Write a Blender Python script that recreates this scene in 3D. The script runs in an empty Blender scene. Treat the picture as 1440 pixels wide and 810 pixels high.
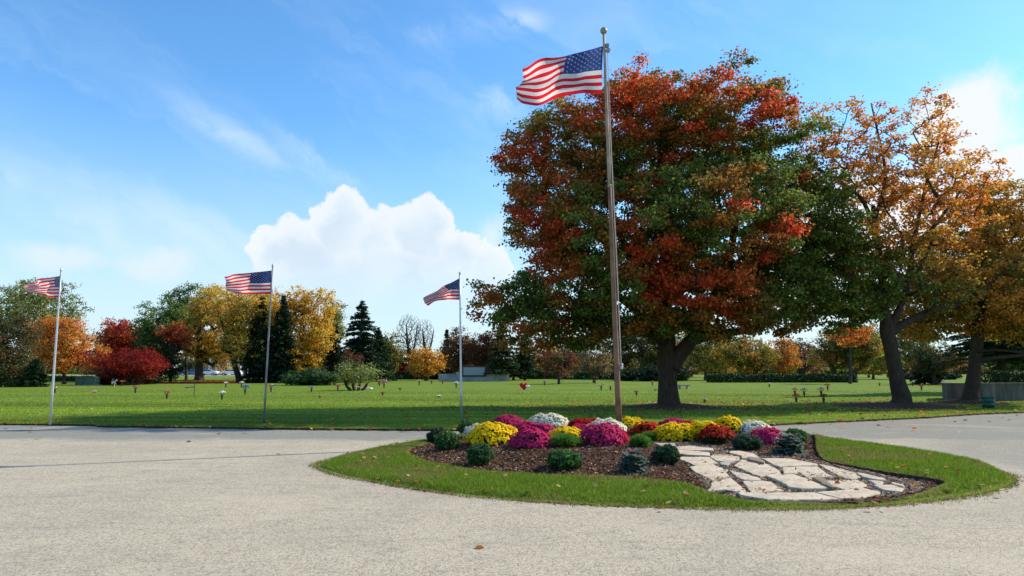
import bpy, math, random
import numpy as np
from mathutils import Vector, noise

RNG = np.random.default_rng(7)
random.seed(7)
scene = bpy.context.scene
COL = scene.collection

# ------------------------------------------------------------------ camera model (1440 x 810 reading of the photo)
F = 960.0
PITCH = math.atan2(113.0, F)
CP, SP = math.cos(PITCH), math.sin(PITCH)
H = 1.6

def ray(px, py):
    u, v = px - 720.0, 405.0 - py
    return np.array([u, F * CP - v * SP, F * SP + v * CP])

def G(px, py, z=0.0):
    d = ray(px, py)
    t = (z - H) / d[2]
    return np.array([d[0] * t, d[1] * t, z])

def P(px, py, Y):
    d = ray(px, py)
    t = Y / d[1]
    return np.array([d[0] * t, Y, H + d[2] * t])

def GY(py):
    return G(720, py)[1]

# ------------------------------------------------------------------ materials
def new_mat(name):
    m = bpy.data.materials.new(name)
    m.use_nodes = True
    nt = m.node_tree
    for n in list(nt.nodes):
        nt.nodes.remove(n)
    out = nt.nodes.new('ShaderNodeOutputMaterial')
    return m, nt, out

def lk(nt, a, b):
    nt.links.new(a, b)

def ramp(nt, fac, stops):
    r = nt.nodes.new('ShaderNodeValToRGB')
    el = r.color_ramp.elements
    while len(el) < len(stops):
        el.new(0.5)
    for e, (p, c) in zip(el, stops):
        e.position = p
        e.color = (*c, 1) if len(c) == 3 else c
    lk(nt, fac, r.inputs[0])
    return r.outputs[0]

def texnoise(nt, vec, scale, detail=4, rough=0.6, dist=0.0):
    n = nt.nodes.new('ShaderNodeTexNoise')
    n.inputs['Scale'].default_value = scale
    n.inputs['Detail'].default_value = detail
    n.inputs['Roughness'].default_value = rough
    n.inputs['Distortion'].default_value = dist
    if vec is not None:
        lk(nt, vec, n.inputs['Vector'])
    return n.outputs['Fac']

def objcoord(nt, scale=(1, 1, 1), rot=(0, 0, 0)):
    t = nt.nodes.new('ShaderNodeTexCoord')
    mp = nt.nodes.new('ShaderNodeMapping')
    mp.inputs['Scale'].default_value = scale
    mp.inputs['Rotation'].default_value = rot
    lk(nt, t.outputs['Object'], mp.inputs['Vector'])
    return mp.outputs['Vector']

def mixc(nt, fac, a, b, mode='MIX'):
    m = nt.nodes.new('ShaderNodeMix')
    m.data_type = 'RGBA'
    m.blend_type = mode
    for s, v in ((m.inputs[0], fac), (m.inputs[6], a), (m.inputs[7], b)):
        if hasattr(v, 'is_linked') or hasattr(v, 'links'):
            lk(nt, v, s)
        elif isinstance(v, (int, float)):
            s.default_value = v
        else:
            s.default_value = (*v, 1)
    return m.outputs[2]

def mth(nt, op, a, b=None, c=None, clamp=False):
    m = nt.nodes.new('ShaderNodeMath')
    m.operation = op
    m.use_clamp = clamp
    for s, v in zip(m.inputs, (a, b, c)):
        if v is None:
            continue
        if hasattr(v, 'links'):
            lk(nt, v, s)
        else:
            s.default_value = v
    return m.outputs[0]

def bump(nt, h, strength, dist):
    b = nt.nodes.new('ShaderNodeBump')
    b.inputs['Strength'].default_value = strength
    b.inputs['Distance'].default_value = dist
    lk(nt, h, b.inputs['Height'])
    return b.outputs['Normal']

def principled(nt, out, color, rough=0.8, spec=0.3, metal=0.0, normal=None):
    p = nt.nodes.new('ShaderNodeBsdfPrincipled')
    if hasattr(color, 'links'):
        lk(nt, color, p.inputs['Base Color'])
    else:
        p.inputs['Base Color'].default_value = (*color, 1)
    p.inputs['Roughness'].default_value = rough
    p.inputs['Specular IOR Level'].default_value = spec
    p.inputs['Metallic'].default_value = metal
    if normal is not None:
        lk(nt, normal, p.inputs['Normal'])
    lk(nt, p.outputs[0], out.inputs['Surface'])
    return p

def mat_simple(name, color, rough=0.7, spec=0.3, metal=0.0, var=0.25, scale=6.0, bmp=0.0):
    m, nt, out = new_mat(name)
    v = objcoord(nt)
    n = texnoise(nt, v, scale, 5)
    c = tuple(color)
    lo = tuple(x * (1 - var) for x in c)
    hi = tuple(min(1, x * (1 + var)) for x in c)
    col = ramp(nt, n, [(0.3, lo), (0.7, hi)])
    nm = bump(nt, texnoise(nt, v, scale * 6, 4), bmp, 0.01) if bmp else None
    principled(nt, out, col, rough, spec, metal, nm)
    return m

def mat_leaf(name, transl=0.35, rough=0.6, spec=0.15):
    m, nt, out = new_mat(name)
    a = nt.nodes.new('ShaderNodeAttribute')
    a.attribute_name = 'tint'
    p = nt.nodes.new('ShaderNodeBsdfPrincipled')
    lk(nt, a.outputs['Color'], p.inputs['Base Color'])
    p.inputs['Roughness'].default_value = rough
    p.inputs['Specular IOR Level'].default_value = spec
    t = nt.nodes.new('ShaderNodeBsdfTranslucent')
    lk(nt, a.outputs['Color'], t.inputs['Color'])
    mx = nt.nodes.new('ShaderNodeMixShader')
    mx.inputs[0].default_value = transl
    lk(nt, p.outputs[0], mx.inputs[1])
    lk(nt, t.outputs[0], mx.inputs[2])
    lk(nt, mx.outputs[0], out.inputs['Surface'])
    return m

def mat_bark(name, base=(0.10, 0.075, 0.055)):
    m, nt, out = new_mat(name)
    v = objcoord(nt, (7, 7, 1.2))
    n = texnoise(nt, v, 2.2, 6, 0.7, 0.6)
    n2 = texnoise(nt, objcoord(nt), 1.2, 3)
    c = ramp(nt, n, [(0.3, tuple(x * 0.4 for x in base)), (0.55, base), (0.8, tuple(x * 1.9 for x in base))])
    c = mixc(nt, mth(nt, 'MULTIPLY', n2, 0.25), c, (0.06, 0.062, 0.045))
    principled(nt, out, c, 0.95, 0.1, normal=bump(nt, n, 1.0, 0.05))
    return m

def mat_tint(name, rough=0.9, spec=0.15):
    m, nt, out = new_mat(name)
    a = nt.nodes.new('ShaderNodeAttribute')
    a.attribute_name = 'tint'
    principled(nt, out, a.outputs['Color'], rough, spec)
    return m

LEAF = mat_leaf('leaf_tissue', 0.5)
NEEDLE = mat_leaf('needle_tissue', 0.15, 0.6, 0.15)
GRASS = mat_leaf('grass_blade', 0.4, 0.6, 0.15)
PETAL = mat_leaf('petal_tissue', 0.42, 0.7, 0.1)
BARK = mat_bark('bark_brown', (0.075, 0.052, 0.036))
BARK2 = mat_bark('bark_grey', (0.085, 0.068, 0.056))
CHIP = mat_tint('wood_chip')
CONCRETE = mat_simple('weathered_concrete', (0.40, 0.37, 0.33), 0.9, 0.2, var=0.3, scale=1.5, bmp=0.3)
GRANITE = mat_simple('grey_granite', (0.36, 0.37, 0.38), 0.6, 0.4, var=0.15, scale=12)
DARKSTONE = mat_simple('dark_stone', (0.05, 0.045, 0.04), 0.6, 0.4, var=0.2, scale=8)
WHITE = mat_simple('white_paint', (0.72, 0.72, 0.70), 0.6, 0.3, var=0.08, scale=2)
VASE = mat_simple('bronze_vase', (0.035, 0.028, 0.022), 0.5, 0.4, metal=0.3, var=0.3, scale=20)
GALV = mat_simple('galvanised_steel', (0.55, 0.56, 0.57), 0.42, 0.5, metal=0.6, var=0.15, scale=9)
DULL = mat_simple('weathered_steel', (0.28, 0.26, 0.24), 0.6, 0.4, metal=0.3, var=0.35, scale=5)
GREENBOX = mat_simple('green_enamel', (0.10, 0.16, 0.115), 0.55, 0.3, var=0.2, scale=2)
BINGREEN = mat_simple('bin_green_plastic', (0.025, 0.09, 0.06), 0.5, 0.3, var=0.25, scale=5)
ROPE = mat_simple('white_rope', (0.6, 0.58, 0.53), 0.9, 0.1, var=0.2, scale=60)
GLASS = mat_simple('dark_glass', (0.02, 0.025, 0.03), 0.12, 0.6, var=0.1)
TYRE = mat_simple('tyre_rubber', (0.02, 0.02, 0.02), 0.8, 0.2)
BALL = mat_simple('aged_gilt', (0.26, 0.26, 0.17), 0.5, 0.5, metal=0.3, var=0.3, scale=20)

# ------------------------------------------------------------------ object helpers
def link(name, me, mat, parent=None, loc=None):
    o = bpy.data.objects.new(name, me)
    if mat is not None:
        for m in (mat if isinstance(mat, (list, tuple)) else [mat]):
            me.materials.append(m)
    COL.objects.link(o)
    if parent is not None:
        o.parent = parent
    if loc is not None:
        o.location = loc
    return o

def empty(name, loc, label, cat, group=None, rz=0.0):
    o = bpy.data.objects.new(name, None)
    o.empty_display_size = 0.1
    COL.objects.link(o)
    o.location = tuple(float(x) for x in loc)
    o.rotation_euler = (0, 0, rz)
    tag(o, label, cat, group)
    return o

def tag(o, label=None, cat=None, group=None, kind=None):
    if label: o['label'] = label
    if cat: o['category'] = cat
    if group: o['group'] = group
    if kind: o['kind'] = kind
    return o

def big_mesh(name, V, nper, cols=None):
    """V (n, nper, 3): n separate polygons with nper corners each"""
    n = V.shape[0]
    me = bpy.data.meshes.new(name)
    me.vertices.add(n * nper)
    me.vertices.foreach_set('co', V.reshape(-1).astype(np.float32))
    me.loops.add(n * nper)
    me.loops.foreach_set('vertex_index', np.arange(n * nper, dtype=np.int32))
    me.polygons.add(n)
    me.polygons.foreach_set('loop_start', np.arange(0, n * nper, nper, dtype=np.int32))
    me.polygons.foreach_set('loop_total', np.full(n, nper, dtype=np.int32))
    me.update(calc_edges=True)
    if cols is not None:
        a = me.color_attributes.new('tint', 'FLOAT_COLOR', 'POINT')
        c = np.ones((n, nper, 4), dtype=np.float32)
        c[:, :, :3] = cols[:, None, :]
        a.data.foreach_set('color', c.reshape(-1))
    return me

def unit(a):
    return a / (np.linalg.norm(a, axis=-1, keepdims=True) + 1e-9)

def leaf_polys(C, N, size, asp=0.7, fold=0.0, kind='rhomb', T=None):
    """quads centred on C, normals N, length size (n,)"""
    n = len(C)
    if T is None:
        T = RNG.normal(size=(n, 3))
    T = unit(T - N * np.sum(T * N, axis=1, keepdims=True))
    B = np.cross(N, T)
    L = size[:, None] * 0.5
    W = L * asp
    if kind == 'rhomb':
        V = np.stack([C - T * L, C - T * L * 0.1 + B * W, C + T * L, C - T * L * 0.1 - B * W], axis=1)
    elif kind == 'five':   # lobed leaf outline
        V = np.stack([C - T * L, C - T * L * 0.2 + B * W * 1.1, C + T * L * 0.55 + B * W * 0.75,
                      C + T * L, C + T * L * 0.55 - B * W * 0.75, C - T * L * 0.2 - B * W * 1.1], axis=1)
    return V

def jit_cols(base, n, hv=0.12, vv=0.25):
    base = np.asarray(base, dtype=float)
    if base.ndim == 1:
        base = np.tile(base, (n, 1))
    v = RNG.lognormal(0, vv, size=(n, 1))
    h = 1 + RNG.normal(0, hv, size=(n, 3))
    return np.clip(base * v * h, 0.003, 0.9)

class MB:
    """collects boxes, tubes, lathes into one mesh"""
    def __init__(self):
        self.v = []; self.f = []; self.mi = []
    def add(self, vs, fs, mi=0):
        b = len(self.v)
        self.v += [tuple(map(float, p)) for p in vs]
        self.f += [tuple(b + i for i in f) for f in fs]
        self.mi += [mi] * len(fs)
    def box(self, x0, x1, y0, y1, z0, z1, mi=0):
        self.add([(x0, y0, z0), (x1, y0, z0), (x1, y1, z0), (x0, y1, z0), (x0, y0, z1), (x1, y0, z1), (x1, y1, z1), (x0, y1, z1)],
                 [(0, 3, 2, 1), (4, 5, 6, 7), (0, 1, 5, 4), (1, 2, 6, 5), (2, 3, 7, 6), (3, 0, 4, 7)], mi)
    def tube(self, pts, rad, n=8, mi=0, cap=True, wob=0.0):
        pts = [np.asarray(p, float) for p in pts]
        if not hasattr(rad, '__len__'):
            rad = [rad] * len(pts)
        rings = []
        prevx = None
        for i, p in enumerate(pts):
            t = pts[min(i + 1, len(pts) - 1)] - pts[max(i - 1, 0)]
            t = t / (np.linalg.norm(t) + 1e-9)
            if prevx is None:
                a = np.array([1.0, 0, 0]) if abs(t[0]) < 0.8 else np.array([0, 1.0, 0])
            else:
                a = prevx
            x = a - t * a.dot(t); x /= np.linalg.norm(x); y = np.cross(t, x); prevx = x
            ring = []
            for k in range(n):
                th = 2 * math.pi * k / n
                r = rad[i]
                if wob:
                    r *= 1 + wob * noise.noise(Vector((p[0] * .8 + 1.7 * math.cos(th), p[1] * .8 + 1.7 * math.sin(th), p[2] * 1.1)))
                ring.append(p + (x * math.cos(th) + y * math.sin(th)) * r)
            rings.append(ring)
        vs = [q for r in rings for q in r]
        fs = []
        for i in range(len(rings) - 1):
            for k in range(n):
                a = i * n + k; b = i * n + (k + 1) % n
                fs.append((a, b, b + n, a + n))
        if cap:
            fs.append(tuple(reversed(range(n))))
            fs.append(tuple(range((len(rings) - 1) * n, len(rings) * n)))
        self.add(vs, fs, mi)
    def lathe(self, prof, c=(0, 0, 0), n=16, mi=0):
        vs = []; fs = []
        for r, z in prof:
            for k in range(n):
                th = 2 * math.pi * k / n
                vs.append((c[0] + r * math.cos(th), c[1] + r * math.sin(th), c[2] + z))
        for i in range(len(prof) - 1):
            for k in range(n):
                a = i * n + k; b = i * n + (k + 1) % n
                fs.append((a, b, b + n, a + n))
        fs.append(tuple(reversed(range(n)))); fs.append(tuple(range((len(prof) - 1) * n, len(prof) * n)))
        self.add(vs, fs, mi)
    def mesh(self, name, smooth=False):
        me = bpy.data.meshes.new(name)
        me.from_pydata(self.v, [], self.f)
        me.polygons.foreach_set('material_index', self.mi)
        if smooth:
            me.polygons.foreach_set('use_smooth', [True] * len(self.f))
        me.update()
        return me
    def build(self, name, mat, parent=None, smooth=False, loc=None):
        return link(name, self.mesh(name, smooth), mat, parent, loc)

# ------------------------------------------------------------------ polygons
def inside(poly, X, Y):
    poly = np.asarray(poly)[:, :2]
    r = np.zeros(X.shape, bool)
    j = len(poly) - 1
    for i in range(len(poly)):
        xi, yi = poly[i]; xj, yj = poly[j]
        c = ((yi > Y) != (yj > Y)) & (X < (xj - xi) * (Y - yi) / (yj - yi + 1e-12) + xi)
        r ^= c
        j = i
    return r

def dist_poly(poly, X, Y):
    poly = np.asarray(poly)[:, :2]
    d = np.full(X.shape, 1e9)
    for i in range(len(poly)):
        a = poly[i]; b = poly[(i + 1) % len(poly)]
        ab = b - a; L = (ab ** 2).sum() + 1e-12
        t = np.clip(((X - a[0]) * ab[0] + (Y - a[1]) * ab[1]) / L, 0, 1)
        d = np.minimum(d, np.hypot(X - a[0] - t * ab[0], Y - a[1] - t * ab[1]))
    return d

def smooth_closed(pts, k=6):
    pts = np.asarray(pts, float); n = len(pts); out = []
    for i in range(n):
        p0, p1, p2, p3 = pts[i - 1], pts[i], pts[(i + 1) % n], pts[(i + 2) % n]
        for s in range(k):
            t = s / k
            out.append(0.5 * ((2 * p1) + (-p0 + p2) * t + (2 * p0 - 5 * p1 + 4 * p2 - p3) * t * t + (-p0 + 3 * p1 - 3 * p2 + p3) * t ** 3))
    return np.array(out)

def smooth_open(pts, k=6):
    pts = np.asarray(pts, float); n = len(pts); out = []
    for i in range(n - 1):
        p0, p1, p2, p3 = pts[max(i - 1, 0)], pts[i], pts[i + 1], pts[min(i + 2, n - 1)]
        for s in range(k):
            t = s / k
            out.append(0.5 * ((2 * p1) + (-p0 + p2) * t + (2 * p0 - 5 * p1 + 4 * p2 - p3) * t * t + (-p0 + 3 * p1 - 3 * p2 + p3) * t ** 3))
    out.append(pts[-1])
    return np.array(out)

def fbm(X, Y, s, seed=0, octs=3):
    out = np.zeros(X.shape); a = 1.0
    rg = np.random.default_rng(seed)
    for o in range(octs):
        for k in range(5):
            th = rg.uniform(0, 2 * math.pi); ph = rg.uniform(0, 2 * math.pi); f = s * rg.uniform(0.6, 1.5)
            out += a * np.sin(f * (X * math.cos(th) + Y * math.sin(th)) + ph) / 5 * 1.8
        s *= 2.1; a *= 0.55
    return out

def sstep(x, a, b):
    t = np.clip((x - a) / (b - a), 0, 1)
    return t * t * (3 - 2 * t)

ISL = smooth_closed([G(*p)[:2] for p in [(447, 656), (478, 668), (560, 684), (640, 695), (760, 706), (880, 712), (1000, 715), (1120, 715.5), (1220, 712),
      (1320, 703), (1395, 691), (1424, 679), (1410, 666), (1365, 652), (1280, 638), (1200, 627), (1152, 617), (1128, 610), (1060, 606),
      (960, 604), (850, 604), (740, 606), (660, 611), (600, 620), (535, 630), (478, 643)]])
MUL = smooth_closed([G(*p)[:2] for p in [(577, 636), (588, 646), (625, 657), (700, 668), (780, 673), (860, 673), (940, 679), (985, 690), (1010, 699),
      (1060, 709), (1180, 709.5), (1265, 704), (1305, 697), (1328, 688), (1289, 679), (1248, 672), (1206, 663), (1162, 653), (1148, 640), (1142, 617),
      (1105, 608.5), (1040, 607), (960, 606), (850, 606), (740, 608), (670, 613), (615, 623)]])
PATH = smooth_closed([G(*p)[:2] for p in [(895, 622), (950, 636), (965, 655), (985, 680), (1010, 700), (1090, 708), (1200, 707), (1290, 696), (1290, 680), (1180, 656), (1080, 640), (1000, 628), (930, 619)]])
mc = G(870, 618)

def bed_h(X, Y):
    X = np.asarray(X, float); Y = np.asarray(Y, float)
    d = dist_poly(MUL, X, Y)
    h = 0.03 + 0.20 * sstep(d, 0.1, 1.9) + 0.012 * fbm(X, Y, 3.0, 5)
    ins = inside(PATH, X, Y); dp = dist_poly(PATH, X, Y)
    k = np.where(ins, 0.0, sstep(dp, 0.0, 0.7))
    return 0.040 + (h - 0.040) * k

def turf_h(X, Y):
    do = dist_poly(ISL, X, Y)
    right = sstep(X, 4.5, 6.5)
    return (0.045 + 0.075 * right) * sstep(do, -0.02, 0.25) + 0.008 * fbm(X, Y, 2.0, 9)

def Gb(px, py):
    p = G(px, py)
    for _ in range(6):
        z = float(bed_h(p[0:1], p[1:2])[0])
        p = G(px, py, z)
    return p

def grid_mesh(name, x0, x1, y0, y1, s, keep, hf):
    xs = np.arange(x0, x1 + s, s); ys = np.arange(y0, y1 + s, s)
    X, Y = np.meshgrid(xs, ys)
    K = keep(X, Y); Z = hf(X, Y)
    nx = len(xs)
    k = K[:-1, :-1] | K[1:, :-1] | K[:-1, 1:] | K[1:, 1:]
    jj, ii = np.nonzero(k)
    a = jj * nx + ii
    q = np.stack([a, a + 1, a + nx + 1, a + nx], axis=1)
    used, inv = np.unique(q, return_inverse=True)
    inv = inv.reshape(q.shape)
    V = np.stack([X.ravel()[used], Y.ravel()[used], Z.ravel()[used]], axis=1)
    me = bpy.data.meshes.new(name)
    me.vertices.add(len(V)); me.vertices.foreach_set('co', V.ravel().astype(np.float32))
    n = len(q)
    me.loops.add(n * 4); me.loops.foreach_set('vertex_index', inv.ravel().astype(np.int32))
    me.polygons.add(n)
    me.polygons.foreach_set('loop_start', np.arange(0, n * 4, 4, dtype=np.int32))
    me.polygons.foreach_set('loop_total', np.full(n, 4, dtype=np.int32))
    me.polygons.foreach_set('use_smooth', np.ones(n, bool))
    me.update(calc_edges=True)
    return me

# ------------------------------------------------------------------ THE GROUND
def mat_road():
    m, nt, out = new_mat('gravelled_asphalt')
    v = objcoord(nt)
    big = texnoise(nt, v, 0.35, 5, 0.6)
    mid = texnoise(nt, objcoord(nt, (1, 2.2, 1)), 2.2, 6, 0.65)
    fine = texnoise(nt, v, 45, 3, 0.7)
    vor = nt.nodes.new('ShaderNodeTexVoronoi'); vor.inputs['Scale'].default_value = 120
    lk(nt, v, vor.inputs['Vector'])
    vor2 = nt.nodes.new('ShaderNodeTexVoronoi'); vor2.inputs['Scale'].default_value = 50
    lk(nt, v, vor2.inputs['Vector'])
    bw = nt.nodes.new('ShaderNodeRGBToBW'); lk(nt, vor.outputs['Color'], bw.inputs[0])
    bw2 = nt.nodes.new('ShaderNodeRGBToBW'); lk(nt, vor2.outputs['Color'], bw2.inputs[0])
    g = mth(nt, 'ADD', mth(nt, 'MULTIPLY', bw.outputs[0], 0.45), mth(nt, 'ADD', mth(nt, 'MULTIPLY', bw2.outputs[0], 0.25), mth(nt, 'MULTIPLY', fine, 0.3)))
    tan = ramp(nt, g, [(0.26, (0.13, 0.105, 0.08)), (0.40, (0.35, 0.295, 0.215)), (0.55, (0.495, 0.423, 0.31)), (0.8, (0.62, 0.55, 0.415))])
    gry = ramp(nt, g, [(0.2, (0.09, 0.087, 0.075)), (0.45, (0.23, 0.225, 0.185)), (0.8, (0.36, 0.35, 0.295))])
    sep = nt.nodes.new('ShaderNodeSeparateXYZ')
    tc = nt.nodes.new('ShaderNodeTexCoord'); lk(nt, tc.outputs['Object'], sep.inputs[0])
    X, Y = sep.outputs[0], sep.outputs[1]
    nz = mth(nt, 'MULTIPLY', mth(nt, 'SUBTRACT', big, 0.5), 4.5)
    nz2 = mth(nt, 'MULTIPLY', mth(nt, 'SUBTRACT', mid, 0.5), 1.8)
    # bare asphalt strip along the lawn (left) and the lane round the bed's right-hand tip, gravel washed off it
    a = mth(nt, 'ADD', mth(nt, 'SUBTRACT', Y, 15.2), mth(nt, 'ADD', mth(nt, 'MULTIPLY', nz, 0.5), mth(nt, 'MULTIPLY', nz2, 0.8)))
    a = mth(nt, 'MULTIPLY', a, 1.2, clamp=True)
    b = mth(nt, 'SUBTRACT', mth(nt, 'ADD', X, mth(nt, 'MULTIPLY', Y, -0.18)), 4.6)
    b = mth(nt, 'MULTIPLY', mth(nt, 'ADD', b, nz), 0.45, clamp=True)
    b = mth(nt, 'MULTIPLY', b, 0.72)
    c = mth(nt, 'MAXIMUM', a, b)
    worn = mth(nt, 'MULTIPLY', mth(nt, 'SUBTRACT', mid, 0.53), 4.5, clamp=True)
    c = mth(nt, 'MAXIMUM', c, mth(nt, 'MULTIPLY', worn, 0.62))
    col = mixc(nt, c, tan, gry)
    # damp streaks / tar
    st = texnoise(nt, objcoord(nt, (0.25, 1.6, 1), (0, 0, 0.15)), 1.6, 6, 0.7, 0.4)
    stm = mth(nt, 'MULTIPLY', mth(nt, 'SUBTRACT', st, 0.56), 4.0, clamp=True)
    col = mixc(nt, mth(nt, 'MULTIPLY', stm, 0.5), col, (0.17, 0.165, 0.16))
    pt_ = texnoise(nt, objcoord(nt, (0.35, 0.6, 1), (0, 0, -.2)), 1.1, 6, 0.62, 0.8)
    col = mixc(nt, mth(nt, 'MULTIPLY', mth(nt, 'MULTIPLY', mth(nt, 'SUBTRACT', pt_, 0.50), 5.0, clamp=True), 0.36), col, (0.27, 0.245, 0.205))
    col = mixc(nt, mth(nt, 'MULTIPLY', mth(nt, 'MULTIPLY', mth(nt, 'SUBTRACT', 0.46, pt_), 5.0, clamp=True), 0.45), col, (0.56, 0.475, 0.345))
    pit = nt.nodes.new('ShaderNodeTexVoronoi'); pit.inputs['Scale'].default_value = 26
    lk(nt, v, pit.inputs['Vector'])
    pd = mth(nt, 'MULTIPLY', mth(nt, 'LESS_THAN', pit.outputs['Distance'], mth(nt, 'MULTIPLY', mth(nt, 'SUBTRACT', mid, 0.40), 1.1)), 0.42)
    col = mixc(nt, pd, col, (0.13, 0.115, 0.095))
    spk = nt.nodes.new('ShaderNodeTexVoronoi'); spk.inputs['Scale'].default_value = 16
    lk(nt, v, spk.inputs['Vector'])
    dk = mth(nt, 'MULTIPLY', mth(nt, 'LESS_THAN', spk.outputs['Distance'], 0.17), 0.5)
    dk = mth(nt, 'MULTIPLY', dk, mth(nt, 'MULTIPLY', mth(nt, 'SUBTRACT', mid, 0.42), 5, clamp=True))
    col = mixc(nt, dk, col, (0.10, 0.095, 0.085))
    principled(nt, out, col, 0.95, 0.15, normal=bump(nt, g, 0.7, 0.012))
    return m

def mat_lawn(name, stripes=True, dead=0.35):
    m, nt, out = new_mat(name)
    v = objcoord(nt)
    n1 = texnoise(nt, v, 0.25, 5, 0.6)
    n2 = texnoise(nt, v, 3.0, 6, 0.7)
    n3 = texnoise(nt, v, 40, 4, 0.7)
    c = ramp(nt, n3, [(0.3, (0.088, 0.135, 0.013)), (0.5, (0.15, 0.225, 0.022)), (0.72, (0.25, 0.315, 0.042))])
    c = mixc(nt, mth(nt, 'MULTIPLY', mth(nt, 'SUBTRACT', n1, 0.42), 3.0, clamp=True), c, (0.215, 0.265, 0.03))
    c = mixc(nt, mth(nt, 'MULTIPLY', mth(nt, 'MULTIPLY', mth(nt, 'SUBTRACT', n2, 0.52), 4, clamp=True), dead), c, (0.25, 0.235, 0.075))
    if stripes:
        w = nt.nodes.new('ShaderNodeTexWave'); w.bands_direction = 'Y'
        w.inputs['Scale'].default_value = 0.21; w.inputs['Distortion'].default_value = 0.8; w.inputs['Detail'].default_value = 2
        w.inputs['Detail Scale'].default_value = 0.3
        lk(nt, objcoord(nt, (1, 1, 1), (0, 0, 0.05)), w.inputs['Vector'])
        c = mixc(nt, mth(nt, 'MULTIPLY', w.outputs['Fac'], 0.6), c, (0.09, 0.145, 0.012))
        n4 = texnoise(nt, objcoord(nt, (0.07, 1.0, 1)), 1.6, 5, 0.65)
        c = mixc(nt, mth(nt, 'MULTIPLY', mth(nt, 'SUBTRACT', n4, 0.50), 4.5, clamp=True), c, (0.06, 0.11, 0.012))
    ge = nt.nodes.new('ShaderNodeNewGeometry'); sz = nt.nodes.new('ShaderNodeSeparateXYZ'); lk(nt, ge.outputs['True Normal'], sz.inputs[0])
    cut = mth(nt, 'MULTIPLY', mth(nt, 'SUBTRACT', 0.88, sz.outputs[2]), 5.0, clamp=True)
    c = mixc(nt, cut, c, (0.06, 0.036, 0.022))
    principled(nt, out, c, 0.9, 0.1, normal=bump(nt, n3, 0.8, 0.04))
    return m

ROAD = mat_road()
LAWN = mat_lawn('mown_lawn')
TURF = mat_lawn('island_turf', False, 0.8)

def flat(name, pts, z, mat, kind='structure'):
    me = bpy.data.meshes.new(name)
    me.from_pydata([(p[0], p[1], z) for p in pts], [], [tuple(range(len(pts)))])
    me.update()
    return tag(link(name, me, mat), kind=kind)

flat('ground', [(-1500, -800), (1500, -800), (1500, 2500), (-1500, 2500)], -0.03, mat_lawn('rough_grass', False, 0.5))
flat('road', [(-90, -45), (90, -45), (90, 30), (-90, 30)], 0.0, ROAD)
EDGE = smooth_open([np.array([-90, 21.6]), np.array([-40, 21.2])] + [G(*p)[:2] for p in [(0, 598), (150, 601), (300, 603), (450, 605), (600, 606), (700, 607), (850, 606), (1000, 603),
                    (1140, 596), (1290, 589), (1440, 581)]] + [np.array([30, 27.6]), np.array([45, 31]), np.array([90, 40])], 8)
e2 = EDGE.copy()
# ragged turf edge
RG = np.random.default_rng(3)
ee = []
for i in range(len(e2) - 1):
    L = np.linalg.norm(e2[i + 1] - e2[i]); k = max(1, int(L / 0.12))
    for s in range(k):
        q = e2[i] + (e2[i + 1] - e2[i]) * s / k
        ee.append((q[0], q[1] + RG.normal(0, 0.035)))
ee.append(tuple(e2[-1]))
ne = len(ee)
vs = [(x, y - 0.03, -0.01) for x, y in ee] + [(x, y + 0.01, 0.05) for x, y in ee]
fs = [(i, i + 1, ne + i + 1, ne + i) for i in range(ne - 1)]
b = len(vs)
vs += [(1400, 2400, 0.05), (-1400, 2400, 0.05), (1400, 50, 0.05), (-1400, 22, 0.05)]
fs.append(tuple(ne + i for i in range(ne)) + (b + 2, b, b + 1, b + 3))
me = bpy.data.meshes.new('lawn'); me.from_pydata(vs, [], fs); me.update()
tag(link('lawn', me, LAWN), kind='structure')

x0, x1 = ISL[:, 0].min() - .2, ISL[:, 0].max() + .2
y0, y1 = ISL[:, 1].min() - .2, ISL[:, 1].max() + .2

def turf_keep(X, Y):
    return inside(ISL, X, Y) & ~inside(MUL, X, Y)
def turf_z(X, Y):
    z = turf_h(X, Y)
    z = np.where(inside(ISL, X, Y), z, -0.01)
    return np.where(inside(MUL, X, Y), 0.0, z)
tag(link('island_lawn', grid_mesh('island_lawn', x0, x1, y0, y1, 0.05, turf_keep, turf_z), TURF), kind='structure')

def mat_mulch():
    m, nt, out = new_mat('mulch_soil')
    v = objcoord(nt)
    n = texnoise(nt, v, 30, 6, 0.75)
    n2 = texnoise(nt, v, 2, 4)
    c = ramp(nt, n, [(0.3, (0.03, 0.016, 0.01)), (0.55, (0.11, 0.056, 0.033)), (0.78, (0.20, 0.13, 0.09))])
    c = mixc(nt, mth(nt, 'MULTIPLY', n2, 0.4), c, (0.10, 0.062, 0.042))
    principled(nt, out, c, 0.95, 0.1, normal=bump(nt, n, 1.0, 0.03))
    return m
MULCH = mat_mulch()
tag(link('bed_soil', grid_mesh('bed_soil', x0, x1, y0, y1, 0.08, lambda X, Y: inside(MUL, X, Y), bed_h), MULCH), kind='structure')

# mulch chips
def sample_in(poly, n, extra=None):
    poly = np.asarray(poly)
    lo, hi = poly.min(0), poly.max(0)
    out = []
    tot = 0
    while tot < n:
        p = RNG.uniform(lo[:2], hi[:2], size=(n, 2))
        k = inside(poly, p[:, 0], p[:, 1])
        if extra is not None:
            k &= extra(p[:, 0], p[:, 1])
        p = p[k]; out.append(p); tot += len(p)
    return np.concatenate(out)[:n]

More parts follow.
